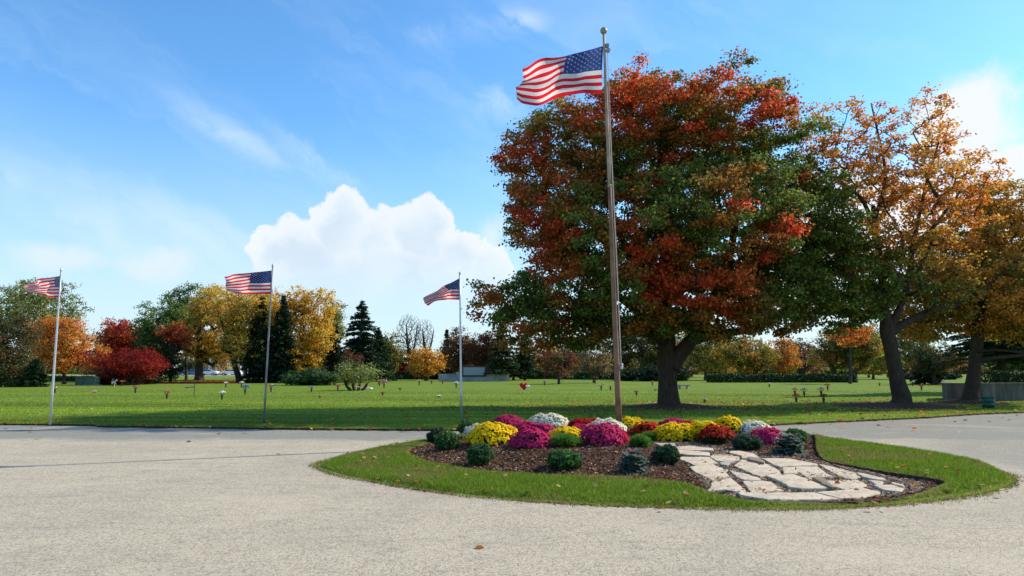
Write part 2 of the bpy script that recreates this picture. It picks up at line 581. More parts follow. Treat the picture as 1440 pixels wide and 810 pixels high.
cp = sample_in(MUL, 60000, lambda X, Y: (~inside(PATH, X, Y)) | (RNG.random(X.shape) < 0.12))
z = bed_h(cp[:, 0], cp[:, 1])
C = np.column_stack([cp, z + RNG.uniform(0.003, 0.02, len(cp))])
N = unit(np.column_stack([RNG.normal(0, .5, (len(cp), 2)), np.ones(len(cp))]))
pal = np.array([(0.115, 0.055, 0.03), (0.19, 0.10, 0.055), (0.07, 0.033, 0.02), (0.32, 0.20, 0.13), (0.42, 0.31, 0.22), (0.24, 0.10, 0.04)])
cc = pal[RNG.choice(6, len(cp), p=[.32, .26, .22, .1, .05, .05])]
V = leaf_polys(C, N, RNG.uniform(0.025, 0.075, len(cp)), 0.33)
tag(link('mulch_litter', big_mesh('mulch_litter', V, 4, jit_cols(cc, len(cp), .08, .25)), CHIP), 'brown bark mulch chips spread over the flower bed', 'mulch', kind='stuff')

gp_ = sample_in(PATH, 26000, lambda X, Y: inside(MUL, X, Y))
n_ = len(gp_)
gpal = np.array([(0.30, 0.235, 0.17), (0.22, 0.165, 0.12), (0.42, 0.35, 0.27), (0.15, 0.10, 0.07)])
Vg = leaf_polys(np.column_stack([gp_, bed_h(gp_[:, 0], gp_[:, 1]) + RNG.uniform(.001, .006, n_)]), unit(np.column_stack([RNG.normal(0, .25, (n_, 2)), np.ones(n_)])), RNG.uniform(.015, .05, n_), .8)
tag(link('path_grit', big_mesh('path_grit', Vg, 4, jit_cols(gpal[RNG.choice(4, n_, p=[.35, .3, .15, .2])], n_, .06, .2)), CHIP), 'sandy grit filling the joints of the stone path', 'gravel', kind='stuff')

# grass blades
def blades(name, pts, z, h, w, cols, label):
    n = len(pts)
    th = RNG.uniform(0, 2 * math.pi, n)
    D = np.column_stack([np.cos(th), np.sin(th), np.zeros(n)]) * w[:, None] * 0.5
    B = np.column_stack([pts, z])
    lean = np.column_stack([RNG.normal(0, .35, n), RNG.normal(0, .35, n), np.ones(n)])
    T = B + lean * h[:, None]
    V = np.stack([B - D, B + D, T], axis=1)
    return tag(link(name, big_mesh(name, V, 3, cols), GRASS), label, 'grass', kind='stuff')

def ring_ok(X, Y):
    return turf_keep(X, Y)
gp = sample_in(ISL, 190000, ring_ok)
gx, gy = gp[:, 0], gp[:, 1]
d_in = dist_poly(MUL, gx, gy); d_out = dist_poly(ISL, gx, gy)
nz = fbm(gx, gy, 1.6, 21)
deadp = np.clip(0.14 + 0.65 * sstep(nz, 0.1, 0.9) + 0.55 * (1 - sstep(d_in, 0.0, 0.22)) + 0.35 * (1 - sstep(d_out, 0.0, 0.12)), 0, 0.85)
dead = RNG.random(len(gp)) < deadp
palg = np.array([(0.145, 0.245, 0.018), (0.20, 0.30, 0.025), (0.28, 0.37, 0.045), (0.10, 0.18, 0.014)])
cg = palg[RNG.choice(4, len(gp), p=[.35, .3, .15, .2])]
pald = np.array([(0.30, 0.22, 0.09), (0.22, 0.12, 0.045), (0.33, 0.28, 0.13)])
cg[dead] = pald[RNG.choice(3, dead.sum())]
clump = 0.75 + 0.35 * sstep(fbm(gx, gy, 5.0, 31), -0.8, 0.9)
hh = RNG.uniform(0.025, 0.065, len(gp)) * clump * np.where(dead, 0.6, 1.0) * sstep(np.minimum(d_in, d_out), -.02, .12)
blades('island_grass', gp, turf_z(gx, gy) - 0.002, hh, RNG.uniform(0.006, 0.012, len(gp)), jit_cols(cg, len(gp), .06, .18), 'short green and browned grass ringing the flower bed')

# stray tufts, soil and grit along the ragged island rim
k = 9000
ii = RNG.integers(0, len(ISL), k); tt = RNG.random(k)[:, None]
q0, q1 = ISL[ii], ISL[(ii + 1) % len(ISL)]
ep = q0 + (q1 - q0) * tt
nn_ = unit(ep - ISL.mean(0))
amp = 0.02 + 0.07 * sstep(fbm(ep[:, 0], ep[:, 1], 4.0, 91), -.4, .9)
ep = ep + nn_ * (np.abs(RNG.normal(0, 1, k)) * amp)[:, None]
cg = palg[RNG.choice(4, k, p=[.35, .3, .15, .2])]; dk_ = RNG.random(k) < .4; cg[dk_] = (0.30, 0.22, 0.09)
blades('rim_grass', ep, np.full(k, -0.002), RNG.uniform(0.02, 0.05, k), RNG.uniform(0.006, 0.012, k), jit_cols(cg, k, .06, .2), 'stray grass tufts creeping from the island onto the drive')
k = 7000
ii = RNG.integers(0, len(ISL), k); tt = RNG.random(k)[:, None]
ep = ISL[ii] + (ISL[(ii + 1) % len(ISL)] - ISL[ii]) * tt
ep = ep + unit(ep - ISL.mean(0)) * (np.abs(RNG.normal(0, .06, k)))[:, None]
Vr = leaf_polys(np.column_stack([ep, np.full(k, .006)]), unit(np.column_stack([RNG.normal(0, .3, (k, 2)), np.ones(k)])), RNG.uniform(.012, .035, k), .7)
tag(link('rim_dirt', big_mesh('rim_dirt', Vr, 4, jit_cols(pal[RNG.choice(6, k)], k)), CHIP), 'crumbs of soil and grit along the island rim', 'dirt', kind='stuff')
n = 380000
yy = 17.4 / (1 - RNG.random(n) * (1 - 17.4 / 54.0))
xx = RNG.uniform(-0.80, 0.84, n) * yy
k = RNG.random(n) < np.clip((54 - yy) / 26, 0, 1)
xx, yy = xx[k], yy[k]; n = len(xx)
ey = np.interp(xx, EDGE[:, 0], EDGE[:, 1])
k = yy > ey - 0.03
xx, yy = xx[k], yy[k]; n = len(xx)
cg = palg[RNG.choice(4, n, p=[.35, .3, .15, .2])] * np.array([1.32, 1.25, 1.2])
str_ = fbm(xx * 0.15, yy, 1.2, 44)
band = np.sin(2 * math.pi * (yy + .06 * xx + .5 * np.sin(xx * .12)) / 1.5)
cg = cg * (1 + 0.40 * np.clip(str_, -1, 1) + .16 * band)[:, None]
dd = RNG.random(n) < 0.10 + 0.22 * sstep(fbm(xx * .4, yy, 0.8, 77), 0.3, 1.2)
cg[dd] = np.array((0.28, 0.26, 0.09))
blades('lawn_grass', np.column_stack([xx, yy]), np.full(n, 0.047), RNG.uniform(0.02, 0.045, n) * (yy / 20) ** 0.35, 0.012 * yy / 17 * RNG.uniform(.7, 1.4, n), jit_cols(cg, n, .06, .15), 'mown green lawn of the burial ground')

# fallen leaves
def fallen(name, P3, size, label, pal):
    n = len(P3)
    N = unit(np.column_stack([RNG.normal(0, .35, (n, 2)), np.ones(n)]))
    pal = np.array(pal)
    c = pal[RNG.choice(len(pal), n)]
    V = leaf_polys(P3, N, size, 0.9, kind='five')
    return tag(link(name, big_mesh(name, V, 6, jit_cols(c, n, .1, .25)), LEAF), label, 'fallen leaves', kind='stuff')
AUT = [(0.40, 0.17, 0.05), (0.45, 0.26, 0.10), (0.30, 0.08, 0.03), (0.5, 0.36, 0.17), (0.22, 0.12, 0.06), (0.48, 0.12, 0.03)]
L = []
def addl(cx, cy, sx, sy, n):
    p = np.column_stack([RNG.normal(cx, sx, n), RNG.normal(cy, sy, n)])
    e = np.interp(p[:, 0], EDGE[:, 0], EDGE[:, 1])
    z = np.where(p[:, 1] > e, 0.085, 0.012)
    isl = inside(ISL, p[:, 0], p[:, 1])
    L.append(np.column_stack([p, z])[~isl & ((p[:, 1] > e) | (RNG.random(n) < .22))])
addl(9, 27, 5.5, 3.0, 1500); addl(17, 29, 6, 3.5, 1300); addl(0, 24, 9, 4.5, 260); addl(-9, 21, 8, 2.5, 150); addl(3, 19, 8, 2.4, 120); addl(2, 11, 9, 5, 40)
p = EDGE[RNG.integers(0, len(EDGE), 260)] + RNG.normal(0, [2.5, 0.10], (260, 2))
p[:, 1] = np.interp(p[:, 0], EDGE[:, 0], EDGE[:, 1]) + RNG.normal(0.0, 0.07, 260)
L.append(np.column_stack([p, np.full(260, 0.06)]))
L = np.concatenate(L)
fallen('fallen_leaves', L, RNG.uniform(0.06, 0.13, len(L)), 'dry orange and brown leaves scattered on lawn and road', AUT)
p = sample_in(ISL, 420)
z = np.where(inside(MUL, p[:, 0], p[:, 1]), bed_h(p[:, 0], p[:, 1]) + 0.03, turf_z(p[:, 0], p[:, 1]) + 0.05)
fallen('bed_leaves', np.column_stack([p, z]), RNG.uniform(0.04, 0.08, len(p)), 'few dry leaves lying on the island', AUT)
# a handful of big curled leaves in the foreground grass
p = np.array([G(*q, .10) for q in [(541, 677), (940, 706), (905, 690), (1250, 706), (1410, 688), (1230, 706), (1285, 682), (1335, 686), (1195, 696)]])
fallen('curled_leaves', p, np.full(len(p), 0.085), 'large curled dry leaves on the near turf', AUT[:4])

# ------------------------------------------------------------------ flagstones
A_ = lambda x, y: (880 + x / 6.545, 610 + y / 6.545)
B_ = lambda x, y: (1080 + x / 5.54, 620 + y / 5.54)
def AP(*q): return [A_(*p) for p in q]
def BP(*q): return [B_(*p) for p in q]
STONES = [
 (AP((245, 92), (450, 96), (455, 118), (300, 128), (250, 118)), 'grey', 'small grey flagstone at the far start of the path, beyond the round kale'),
 (AP((455, 127), (600, 122), (800, 147), (800, 163), (640, 158), (470, 150)), 'pale', 'thin pale flagstone just below the yellow mum, nearest the flowers'),
 (AP((470, 162), (640, 170), (770, 182), (770, 210), (600, 203), (490, 195)), 'pale', 'narrow pale flagstone second from the yellow mum'),
 (AP((500, 217), (760, 224), (840, 270), (780, 288), (640, 298), (570, 265), (490, 237)), 'pale', 'pale flagstone with a dark front edge beside the dark green kale ball'),
 (AP((800, 187), (960, 192), (1048, 215), (1040, 243), (900, 258), (840, 255), (775, 217)), 'pale', 'broad pale flagstone in the middle of the far path rows'),
 (AP((950, 167), (1050, 162), (1160, 182), (1225, 218), (1070, 232), (1060, 208), (970, 187)), 'pale', 'pale flagstone against the mulch under the blue-green shrub'),
 (AP((862, 270), (950, 256), (1030, 258), (960, 272), (935, 298), (880, 288)), 'grey', 'small greyish wedge flagstone between larger slabs'),
 (AP((1000, 298), (1070, 247), (1285, 282), (1390, 332), (1437, 380), (1300, 385), (1240, 393), (1110, 350)), 'pale', 'largest smooth pale flagstone near the centre of the path'),
 (AP((1290, 395), (1440, 392)) + BP((190, 268), (330, 318), (500, 378), (260, 380), (180, 372), (80, 322)) , 'pale', 'large pale diamond flagstone in the near centre of the path'),
 (AP((590, 312), (800, 293), (940, 332), (925, 360), (955, 393), (800, 428), (760, 400), (640, 360)), 'pale', 'large pale flagstone bordering the mulch in front of the green kale ball'),
 (AP((958, 342), (1100, 372), (1230, 412), (1248, 433), (1100, 428), (1015, 400)), 'pale', 'long narrow pale flagstone between two wide cracks'),
 (AP((960, 408), (1100, 520), (1080, 543), (900, 513), (762, 528), (800, 442)), 'pale', 'pale triangular flagstone at the near mulch corner'),
 (AP((1080, 442), (1250, 442), (1340, 452), (1440, 520)) + BP((125, 392),) + AP((1155, 543),), 'pale', 'pale flagstone between near wide crack and bottom row'),
 (AP((1025, 547), (1200, 557)) + BP((0, 412), (350, 408), (550, 457), (400, 464), (0, 464)) + AP((1150, 592), (1060, 577)), 'pale', 'long pale flagstone forming the bottom row along the grass'),
 (BP((372, 412), (560, 392), (740, 378), (870, 410), (760, 443), (580, 456)), 'pale', 'pale flagstone carrying a yellow leaf at the bottom row'),
 (AP((1250, 228),) + BP((150, 140), (380, 187), (370, 200), (220, 203), (95, 208), (50, 190), (10, 167)), 'pale', 'long pale flagstone below the ornamental kale with pink heart'),
 (BP((120, 217), (212, 215), (205, 235), (235, 260), (122, 266)), 'pale', 'small square pale flagstone wedged right of the largest slab'),
 (BP((222, 212), (390, 210), (470, 260), (555, 290), (450, 292), (380, 284), (330, 298), (215, 235)), 'pale', 'pale flagstone with a long diagonal crack on its near side'),
 (BP((402, 182), (560, 215), (690, 247), (720, 285), (640, 298), (560, 273), (440, 213)), 'pale', 'long pale flagstone along the cut turf bank'),
 (BP((470, 300), (700, 302), (768, 342), (740, 368), (600, 380), (500, 350), (435, 307)), 'pale', 'rounded pale flagstone before the small end stones'),
 (BP((695, 257), (900, 297), (925, 310), (850, 310), (740, 290)), 'pale', 'thin pale flagstone sliver by the turf bank near the path end'),
 (BP((780, 312), (900, 322), (898, 340), (850, 344)), 'pale', 'tiny pale flagstone among the dirt near the path end'),
 (BP((830, 352), (960, 352), (1060, 377), (1048, 403), (900, 388)), 'pale', 'pale flagstone at the far end of the path in dirt'),
 (BP((962, 332), (1060, 356), (1058, 366), (970, 350)), 'pale', 'smallest pale stone chip at the path end'),
 (AP((1130, 222), (1230, 234), (1278, 260), (1268, 276), (1130, 245)), 'dark', 'brown rough broken stone standing up between far slabs'),
 (BP((345, 292), (380, 288), (450, 312), (500, 368), (440, 345)), 'dark', 'rough grey-brown stone filling a crack in the path'),
]
def mat_flag(name, base):
    m, nt, out = new_mat(name)
    v = objcoord(nt)
    n = texnoise(nt, v, 3.0, 8, 0.7)
    n2 = texnoise(nt, v, 22, 6, 0.7)
    c = ramp(nt, n, [(0.3, tuple(x * .62 for x in base)), (0.5, base), (0.7, tuple(min(.9, x * 1.13) for x in base))])
    c = mixc(nt, mth(nt, 'MULTIPLY', mth(nt, 'SUBTRACT', n2, 0.62), 4, clamp=True), c, tuple(x * .5 for x in base))
    principled(nt, out, c, 0.9, 0.2, normal=bump(nt, mth(nt, 'ADD', n, n2), 0.6, 0.03))
    return m
FL = {'pale': mat_flag('pale_limestone', (0.56, 0.46, 0.335)), 'grey': mat_flag('grey_limestone', (0.40, 0.355, 0.29)), 'dark': mat_flag('brown_fieldstone', (0.27, 0.21, 0.15))}
for poly, kind, lab in STONES:
    zt = 0.051 if kind != 'dark' else 0.08
    pts = [G(x, y, zt)[:2] for x, y in poly]
    c = np.mean(pts, axis=0)
    pts = [c + (p - c) * 1.03 for p in pts]
    fine = []
    for i in range(len(pts)):
        a, b2 = pts[i], pts[(i + 1) % len(pts)]
        L_ = np.linalg.norm(b2 - a); k = max(2, int(L_ / 0.07))
        nrm = np.array([b2[1] - a[1], a[0] - b2[0]]) / (L_ + 1e-9)
        for s in range(k):
            q = a + (b2 - a) * s / k
            w = 0.014 if s else 0.006
            fine.append(q + nrm * (random.gauss(0, w * .5) + w * noise.noise(Vector((q[0] * 6, q[1] * 6, 3)))))
    n = len(fine)
    tilt = (random.gauss(0, .012), random.gauss(0, .012))
    zz = zt + random.uniform(-.012, .012)
    def zf(q): return zz + tilt[0] * (q[0] - c[0]) + tilt[1] * (q[1] - c[1]) + 0.008 * noise.noise(Vector((q[0] * 2.5, q[1] * 2.5, 1)))
    vs = [(q[0] - c[0], q[1] - c[1], 0.0) for q in fine]
    vs += [(q[0] - c[0], q[1] - c[1], zf(q) - 0.014) for q in fine]
    inn = [c + (q - c) * (1 - 0.012 / (np.linalg.norm(q - c) + .05)) for q in fine]
    vs += [(q[0] - c[0], q[1] - c[1], zf(q)) for q in inn]
    for s in (0.6, 0.25):
        vs += [((q[0] - c[0]) * s, (q[1] - c[1]) * s, zf(c + (q - c) * s) + 0.004 * random.random()) for q in inn]
    vs.append((0, 0, zf(c)))
    fs = [tuple(reversed(range(n)))]
    for r in range(4):
        for i in range(n):
            a = r * n + i; b2 = r * n + (i + 1) % n
            fs.append((a, b2, b2 + n, a + n))
    for i in range(n):
        fs.append((4 * n + i, 4 * n + (i + 1) % n, 5 * n))
    me = bpy.data.meshes.new('flagstone'); me.from_pydata(vs, [], fs); me.update()
    tag(link('flagstone', me, FL[kind], loc=(c[0], c[1], 0.012)), lab, 'stone', 'flagstones of the path into the bed')

# ------------------------------------------------------------------ trees
def leaves_from_clumps(cl, cr, ccol, npc, lsize, flat_=0.55, hv=.10, vv=.25, up=0.55, kind='rhomb', asp=0.75, center=None):
    """cl (m,3) clump centres, cr radii, ccol (m,3) colours"""
    m = len(cl)
    idx = np.repeat(np.arange(m), npc)
    n = len(idx)
    off = RNG.normal(0, 0.5, (n, 3)) * cr[idx][:, None]
    off[:, 2] *= flat_
    C = cl[idx] + off
    N = RNG.normal(0, 0.75, (n, 3)) + np.array([0, 0, up])
    if center is not None:
        N += unit(C - center) * 0.6
    N = unit(N)
    s = lsize * RNG.uniform(0.7, 1.3, n)
    V = leaf_polys(C, N, s, asp, kind=kind)
    return V, jit_cols(ccol[idx], n, hv, vv)

def sample_blobs(blobs, n, mind, shell=0.65, carve=0.0, seed=0, cs=0.5, rag=0.0):
    """blobs: (cx,cy,cz,rx,ry,rz). Spread points, mostly near the outside"""
    rg = np.random.default_rng(seed)
    bl = np.array(blobs, float)
    w = (bl[:, 3] * bl[:, 4] * bl[:, 5]) ** (0.75); w /= w.sum()
    out = []; tries = 0
    cell = {}
    while len(out) < n and tries < n * 12:
        tries += 1
        b = bl[rg.choice(len(bl), p=w)]
        d = rg.normal(size=3); d /= np.linalg.norm(d)
        r = rg.uniform(0.7, 1.0) if rg.random() < shell else rg.random() ** 0.5
        p = b[:3] + d * b[3:] * r
        if rag:
            p = b[:3] + d * b[3:] * r * (1 + rag * noise.noise(Vector(tuple(p * 0.55))) + rag * .8 * noise.noise(Vector(tuple(p * 1.4 + 7))))
        if carve and noise.noise(Vector(tuple(p * cs)) + Vector((seed, 0, 0))) < -0.5 + carve:
            continue
        k = tuple((p // mind).astype(int))
        ok = True
        for dx in (-1, 0, 1):
            for dy in (-1, 0, 1):
                for dz in (-1, 0, 1):
                    for q in cell.get((k[0] + dx, k[1] + dy, k[2] + dz), ()):
                        if (q[0] - p[0]) ** 2 + (q[1] - p[1]) ** 2 + (q[2] - p[2]) ** 2 < mind * mind:
                            ok = False; break
                    if not ok: break
                if not ok: break
            if not ok: break
        if not ok:
            continue
        cell.setdefault(k, []).append(p)
        out.append(p)
    return np.array(out)

def grow(limbs, targets, rtip=0.012, expo=0.46, segs=3, sides=6, wob=0.0, maxr=None):
    """limbs: list of [(point, radius)...] polylines (first is the trunk). Branches are grown from them to every target."""
    mb = MB()
    nodes = []; par = []; fix = []
    for li, limb in enumerate(limbs):
        pts = smooth_open([l[0] for l in limb], 5); rad = np.interp(np.linspace(0, 1, len(pts)), np.linspace(0, 1, len(limb)), [l[1] for l in limb])
        mb.tube(pts, list(rad), 14 if li == 0 else 9, wob=0.14 if li == 0 else 0.08, cap=True)
        prev = -1
        for p, r in zip(pts, rad):
            nodes.append(p); par.append(prev); fix.append(r); prev = len(nodes) - 1
    nfix = len(nodes)
    start = max(3, int(len(smooth_open([l[0] for l in limbs[0]], 5)) * 0.55))
    avail = list(range(start, nfix))
    N = [nodes[i] for i in avail]
    idx = avail[:]
    root = nodes[0]
    trunk_top = nodes[start]
    D = np.linalg.norm(targets - trunk_top, axis=1)
    order = np.argsort(D)
    cap_ = np.empty((len(targets) * segs + len(N) + 5, 3)); cap_[:len(N)] = N; m = len(N)
    ids = idx
    dd = np.empty(len(cap_)); dd[:m] = [np.linalg.norm(q - trunk_top) for q in N]
    kids = []
    for t in order:
        c = targets[t]
        d = np.linalg.norm(cap_[:m] - c, axis=1)
        cost = d + 0.55 * np.maximum(0, dd[:m] - D[t] + 0.3) + 0.12 * dd[:m] + 0.5 * np.maximum(0, cap_[:m, 2] - c[2])
        j = int(np.argmin(cost))
        a = cap_[j].copy(); pid = ids[j]
        for s in range(1, segs + 1):
            f = s / segs
            q = a + (c - a) * f
            q = q + np.array([0, 0, -0.06 * d[j] * math.sin(math.pi * f)]) + (RNG.normal(0, 0.035 * d[j], 3) if s < segs else 0)
            nodes.append(q); par.append(pid); fix.append(None); pid = len(nodes) - 1
            cap_[m] = q; dd[m] = np.linalg.norm(q - trunk_top); m += 1; ids.append(pid)
    w = np.zeros(len(nodes))
    ischild = set(par)
    for i in range(len(nodes) - 1, nfix - 1, -1):
        if i not in ischild: w[i] = 1
        if par[i] >= nfix: w[par[i]] += max(w[i], 1)
    V = []
    for i in range(nfix, len(nodes)):
        p = par[i]
        r1 = rtip * max(w[i], 1) ** expo
        r0 = rtip * max(w[p], 1) ** expo if p >= nfix else r1 * 1.15
        if p < nfix and fix[p]: r0 = min(r0, fix[p]); r1 = min(r1, fix[p] * .9)
        if maxr: r0 = min(r0, maxr); r1 = min(r1, maxr)
        a, b_ = nodes[p], nodes[i]
        mb.tube([a, b_], [r0, r1], 5 if r0 > rtip * 3 else 3, cap=False)
    return mb

def blob_px(px, py, rx, ry, Y, dy, ryd):
    c = P(px, py, Y + dy)
    s = (Y + dy) / 950.0
    return (c[0], c[1], c[2], rx * s, ryd, ry * s)

def tree_thing(name, base, label, cat, limbs, blobs, n, mind, npc, crad, lsize, colf, group=None, shell=.65, carve=0.0, seed=1,
               bark=None, kind='rhomb', rtip=.012, vv=.25, transl=None, cs=.5, upn=.55, maxr=None):
    root = empty(name, base, label, cat, group)
    T = sample_blobs(blobs, n, mind, shell, carve, seed, cs, rag=.28)
    mb = grow(limbs, T, rtip=rtip, maxr=maxr)
    off = np.array(base)
    mb.v = [tuple(np.array(v) - off) for v in mb.v]
    mb.build('trunk', bark or BARK, root, smooth=True)
    cols = colf(T)
    cr = crad * RNG.uniform(0.7, 1.25, len(T))
    V, c = leaves_from_clumps(T, cr, cols, npc, lsize, vv=vv, kind=kind, center=T.mean(0), up=upn)
    V -= off
    link('crown', big_mesh('crown', V, V.shape[1], c), LEAF, root)
    return root

def nz3(T, s, seed=0):
    return np.array([noise.noise(Vector((p[0] * s + seed, p[1] * s, p[2] * s))) for p in T])

RED = np.array((0.62, 0.095, 0.03)); ORED = np.array((0.68, 0.20, 0.04)); RUST = np.array((0.26, 0.075, 0.025)); OLIVE = np.array((0.11, 0.12, 0.022)); GREEN = np.array((0.13, 0.18, 0.032)); DGREEN = np.array((0.03, 0.06, 0.014))

# --- the big maple
MB0 = G(942, 574); MY = MB0[1]
Q = lambda x, y, dy=0.0: P(x, y, MY + dy)
s_ = MY / 950.0
limbs = [
 [(MB0 + np.array([0, 0, -.1]), 22 * s_), (Q(941, 565), 15 * s_), (Q(939, 540), 12.8 * s_), (Q(938, 500), 12.2 * s_), (Q(936, 462), 12.2 * s_), (Q(932, 400), 11 * s_), (Q(940, 320, .5), 8 * s_), (Q(930, 230, .8), 5 * s_), (Q(925, 160, .8), 3 * s_)],
 [(Q(944, 515), 13 * s_), (Q(960, 493, -.2), 10 * s_), (Q(985, 462, -.4), 8.5 * s_), (Q(1005, 420, -.5), 7 * s_), (Q(1030, 340, -.8), 5 * s_), (Q(1040, 250, -.5), 3 * s_)],
 [(Q(972, 480, -.3), 6.5 * s_), (Q(1010, 470, -.2), 6 * s_), (Q(1060, 462, 0), 5 * s_), (Q(1100, 442, .2), 4.2 * s_), (Q(1145, 410, .4), 4 * s_), (Q(1185, 360, .4), 2.5 * s_)],
 [(Q(936, 475, .1), 8 * s_), (Q(900, 440, .5), 6 * s_), (Q(850, 400, .8), 5 * s_), (Q(800, 340, 1), 3.5 * s_), (Q(760, 280, 1), 2.3 * s_)],
 [(Q(934, 480, -.2), 6 * s_), (Q(890, 462, -1.5), 5 * s_), (Q(820, 440, -2), 3.5 * s_), (Q(740, 425, -2), 2 * s_)],
 [(Q(934, 440, .2), 8 * s_), (Q(880, 350, -.5), 5 * s_), (Q(850, 260, -.8), 3.5 * s_), (Q(830, 190, -.8), 2 * s_)],
 [(Q(936, 430, -.3), 7 * s_), (Q(970, 340, -2.2), 5 * s_), (Q(980, 280, -3.5), 3 * s_)],
 [(Q(936, 430, .3), 7 * s_), (Q(970, 330, 2.5), 5 * s_), (Q(1000, 240, 4), 3 * s_)],
]
bl = [blob_px(*a) for a in [
 (800, 230, 100, 80, MY, 0, 4.0), (905, 190, 105, 85, MY, 0, 4.5), (1010, 190, 90, 78, MY, .5, 4.5), (1075, 225, 58, 62, MY, .5, 3.5), (890, 145, 55, 32, MY, 0, 2.2),
 (1000, 152, 50, 26, MY, .3, 2.0),
 (770, 310, 66, 60, MY, -1, 3.5), (870, 330, 120, 80, MY, -1.5, 4.5), (1000, 320, 120, 90, MY, -1.0, 5.0), (1120, 320, 75, 75, MY, .5, 3.5),
 (790, 410, 80, 50, MY, -1, 3.2), (880, 420, 90, 45, MY, -1.5, 3.5), (990, 420, 90, 42, MY, -1, 4.0), (1090, 405, 90, 50, MY, .3, 3.5), (1185, 385, 68, 62, MY, .8, 2.8),
 (712, 425, 50, 30, MY, -1.5, 1.8), (740, 465, 55, 28, MY, -1, 2.2), (820, 465, 60, 28, MY, 0, 2.5), (1150, 330, 40, 60, MY, .6, 2.5), (1210, 425, 50, 32, MY, 1, 2.0), (1000, 452, 85, 24, MY, -1.8, 2.0), (1085, 446, 65, 24, MY, -1.2, 2.0), (900, 455, 60, 22, MY, -1.5, 2.0)]]
patches = [(880, 135, 70, 45, 1.0), (800, 200, 90, 55, .8), (1010, 150, 80, 40, .85), (1100, 150, 40, 40, .9), (735, 250, 45, 70, .9), (760, 330, 60, 45, .95), (905, 262, 40, 22, 1.0), (870, 290, 50, 40, .8),
           (1010, 290, 55, 28, 1.0), (900, 350, 50, 40, .9), (1080, 335, 45, 30, .95), (1050, 385, 60, 35, .8), (960, 400, 55, 45, .75), (900, 420, 45, 30, .6), (1050, 440, 40, 20, .6), (680, 430, 30, 20, .9), (780, 370, 50, 30, .6), (1130, 230, 50, 60, .45), (950, 200, 50, 50, .5)]
def px_of(T):
    d = T - np.array([0, 0, H])
    yc = d[:, 1] * CP + d[:, 2] * SP
    zc = -d[:, 1] * SP + d[:, 2] * CP
    return 720 + F * d[:, 0] / yc, 405 - F * zc / yc
MC = np.array([(Q(930, 280))[0], MY, Q(930, 280)[2]])
# red tends to sit on the crown's outer, sunnier boughs: one 3-D ball of colour per bough
PW = [(Q(a, b_, dy), (rx + ry) * .5 * s_, w) for (a, b_, rx, ry, w) in patches for dy in (-2.8,)]
def col_maple(T):
    n1 = nz3(T, .55, 3); n2 = nz3(T, 1.3, 9)
    rr = np.linalg.norm((T - MC) / np.array([8.0, 5.5, 6.0]), axis=1)
    red = -0.22 + 0.55 * n1 + 0.45 * n2 + 0.45 * (rr - .75)
    red += 0.28 * sstep(T[:, 2], 10, 14)
    for c, r, w in PW:
        d = np.linalg.norm((T - c) / np.array([1.15, 2.4, 1.0]), axis=1) / r
        red += 0.75 * w * np.clip(1.25 - d, 0, 1)
    red -= 0.35 * sstep(T[:, 0], 9.5, 13)
    t = np.clip(red * 1.6 + RNG.normal(0, .27, len(T)), 0, 1)[:, None]
    c = GREEN * 1.0 * (1 - t) + RED * t
    mid = (1 - np.abs(t * 2 - 1))
    c = c + mid * (np.array((0.38, 0.18, 0.03)) - c) * .55
    up = sstep(T[:, 2], 11, 14)[:, None] * (t > .4)
    return c * (1 - up * .4) + ORED * up * .4
tree_thing('maple_tree', MB0, 'huge spreading maple turning red over green, behind the tall flagpole', 'tree', limbs, bl, 2200, .37, 135, .42, .108, col_maple, seed=4, carve=.22, cs=.75, kind='five', vv=.32)

# --- sparse orange maple to the right of it
B2 = G(1262, 573); Y2 = B2[1]; s2 = Y2 / 950
Q2 = lambda x, y, dy=0.0: P(x, y, Y2 + dy)
limbs = [
 [(B2 + np.array([.05, 0, -.1]), 17.16 * s2), (Q2(1268, 562), 12.09 * s2), (Q2(1262, 535), 9.75 * s2), (Q2(1255, 500), 8.97 * s2), (Q2(1248, 468), 9.36 * s2), (Q2(1246, 450), 7.8 * s2), (Q2(1243, 425), 5.46 * s2), (Q2(1240, 380), 4.68 * s2), (Q2(1232, 330), 3.9 * s2), (Q2(1228, 290), 3.12 * s2)],
 [(Q2(1250, 470), 7.8 * s2), (Q2(1266, 458), 5.85 * s2), (Q2(1285, 448, .1), 4.68 * s2), (Q2(1315, 435, .2), 4.29 * s2), (Q2(1350, 425, .4), 3.9 * s2), (Q2(1390, 402, .5), 2.73 * s2), (Q2(1420, 370, .6), 1.56 * s2)],
 [(Q2(1250, 462), 7.02 * s2), (Q2(1262, 440), 4.68 * s2), (Q2(1275, 405), 3.9 * s2), (Q2(1285, 340, .3), 3.12 * s2), (Q2(1300, 270, .5), 2.34 * s2), (Q2(1320, 200, .5), 1.25 * s2)],
 [(Q2(1235, 345), 3.51 * s2), (Q2(1215, 285, -.3), 2.81 * s2), (Q2(1180, 255, -.6), 2.18 * s2), (Q2(1145, 235, -.8), 1.4 * s2)],
 [(Q2(1230, 310), 3.12 * s2), (Q2(1245, 250, .3), 2.34 * s2), (Q2(1235, 190, .3), 1.56 * s2), (Q2(1225, 145, .3), 0.94 * s2)],
 [(Q2(1285, 350, .2), 3.12 * s2), (Q2(1320, 310, 0), 2.34 * s2), (Q2(1350, 270, 0), 1.4 * s2)],
]
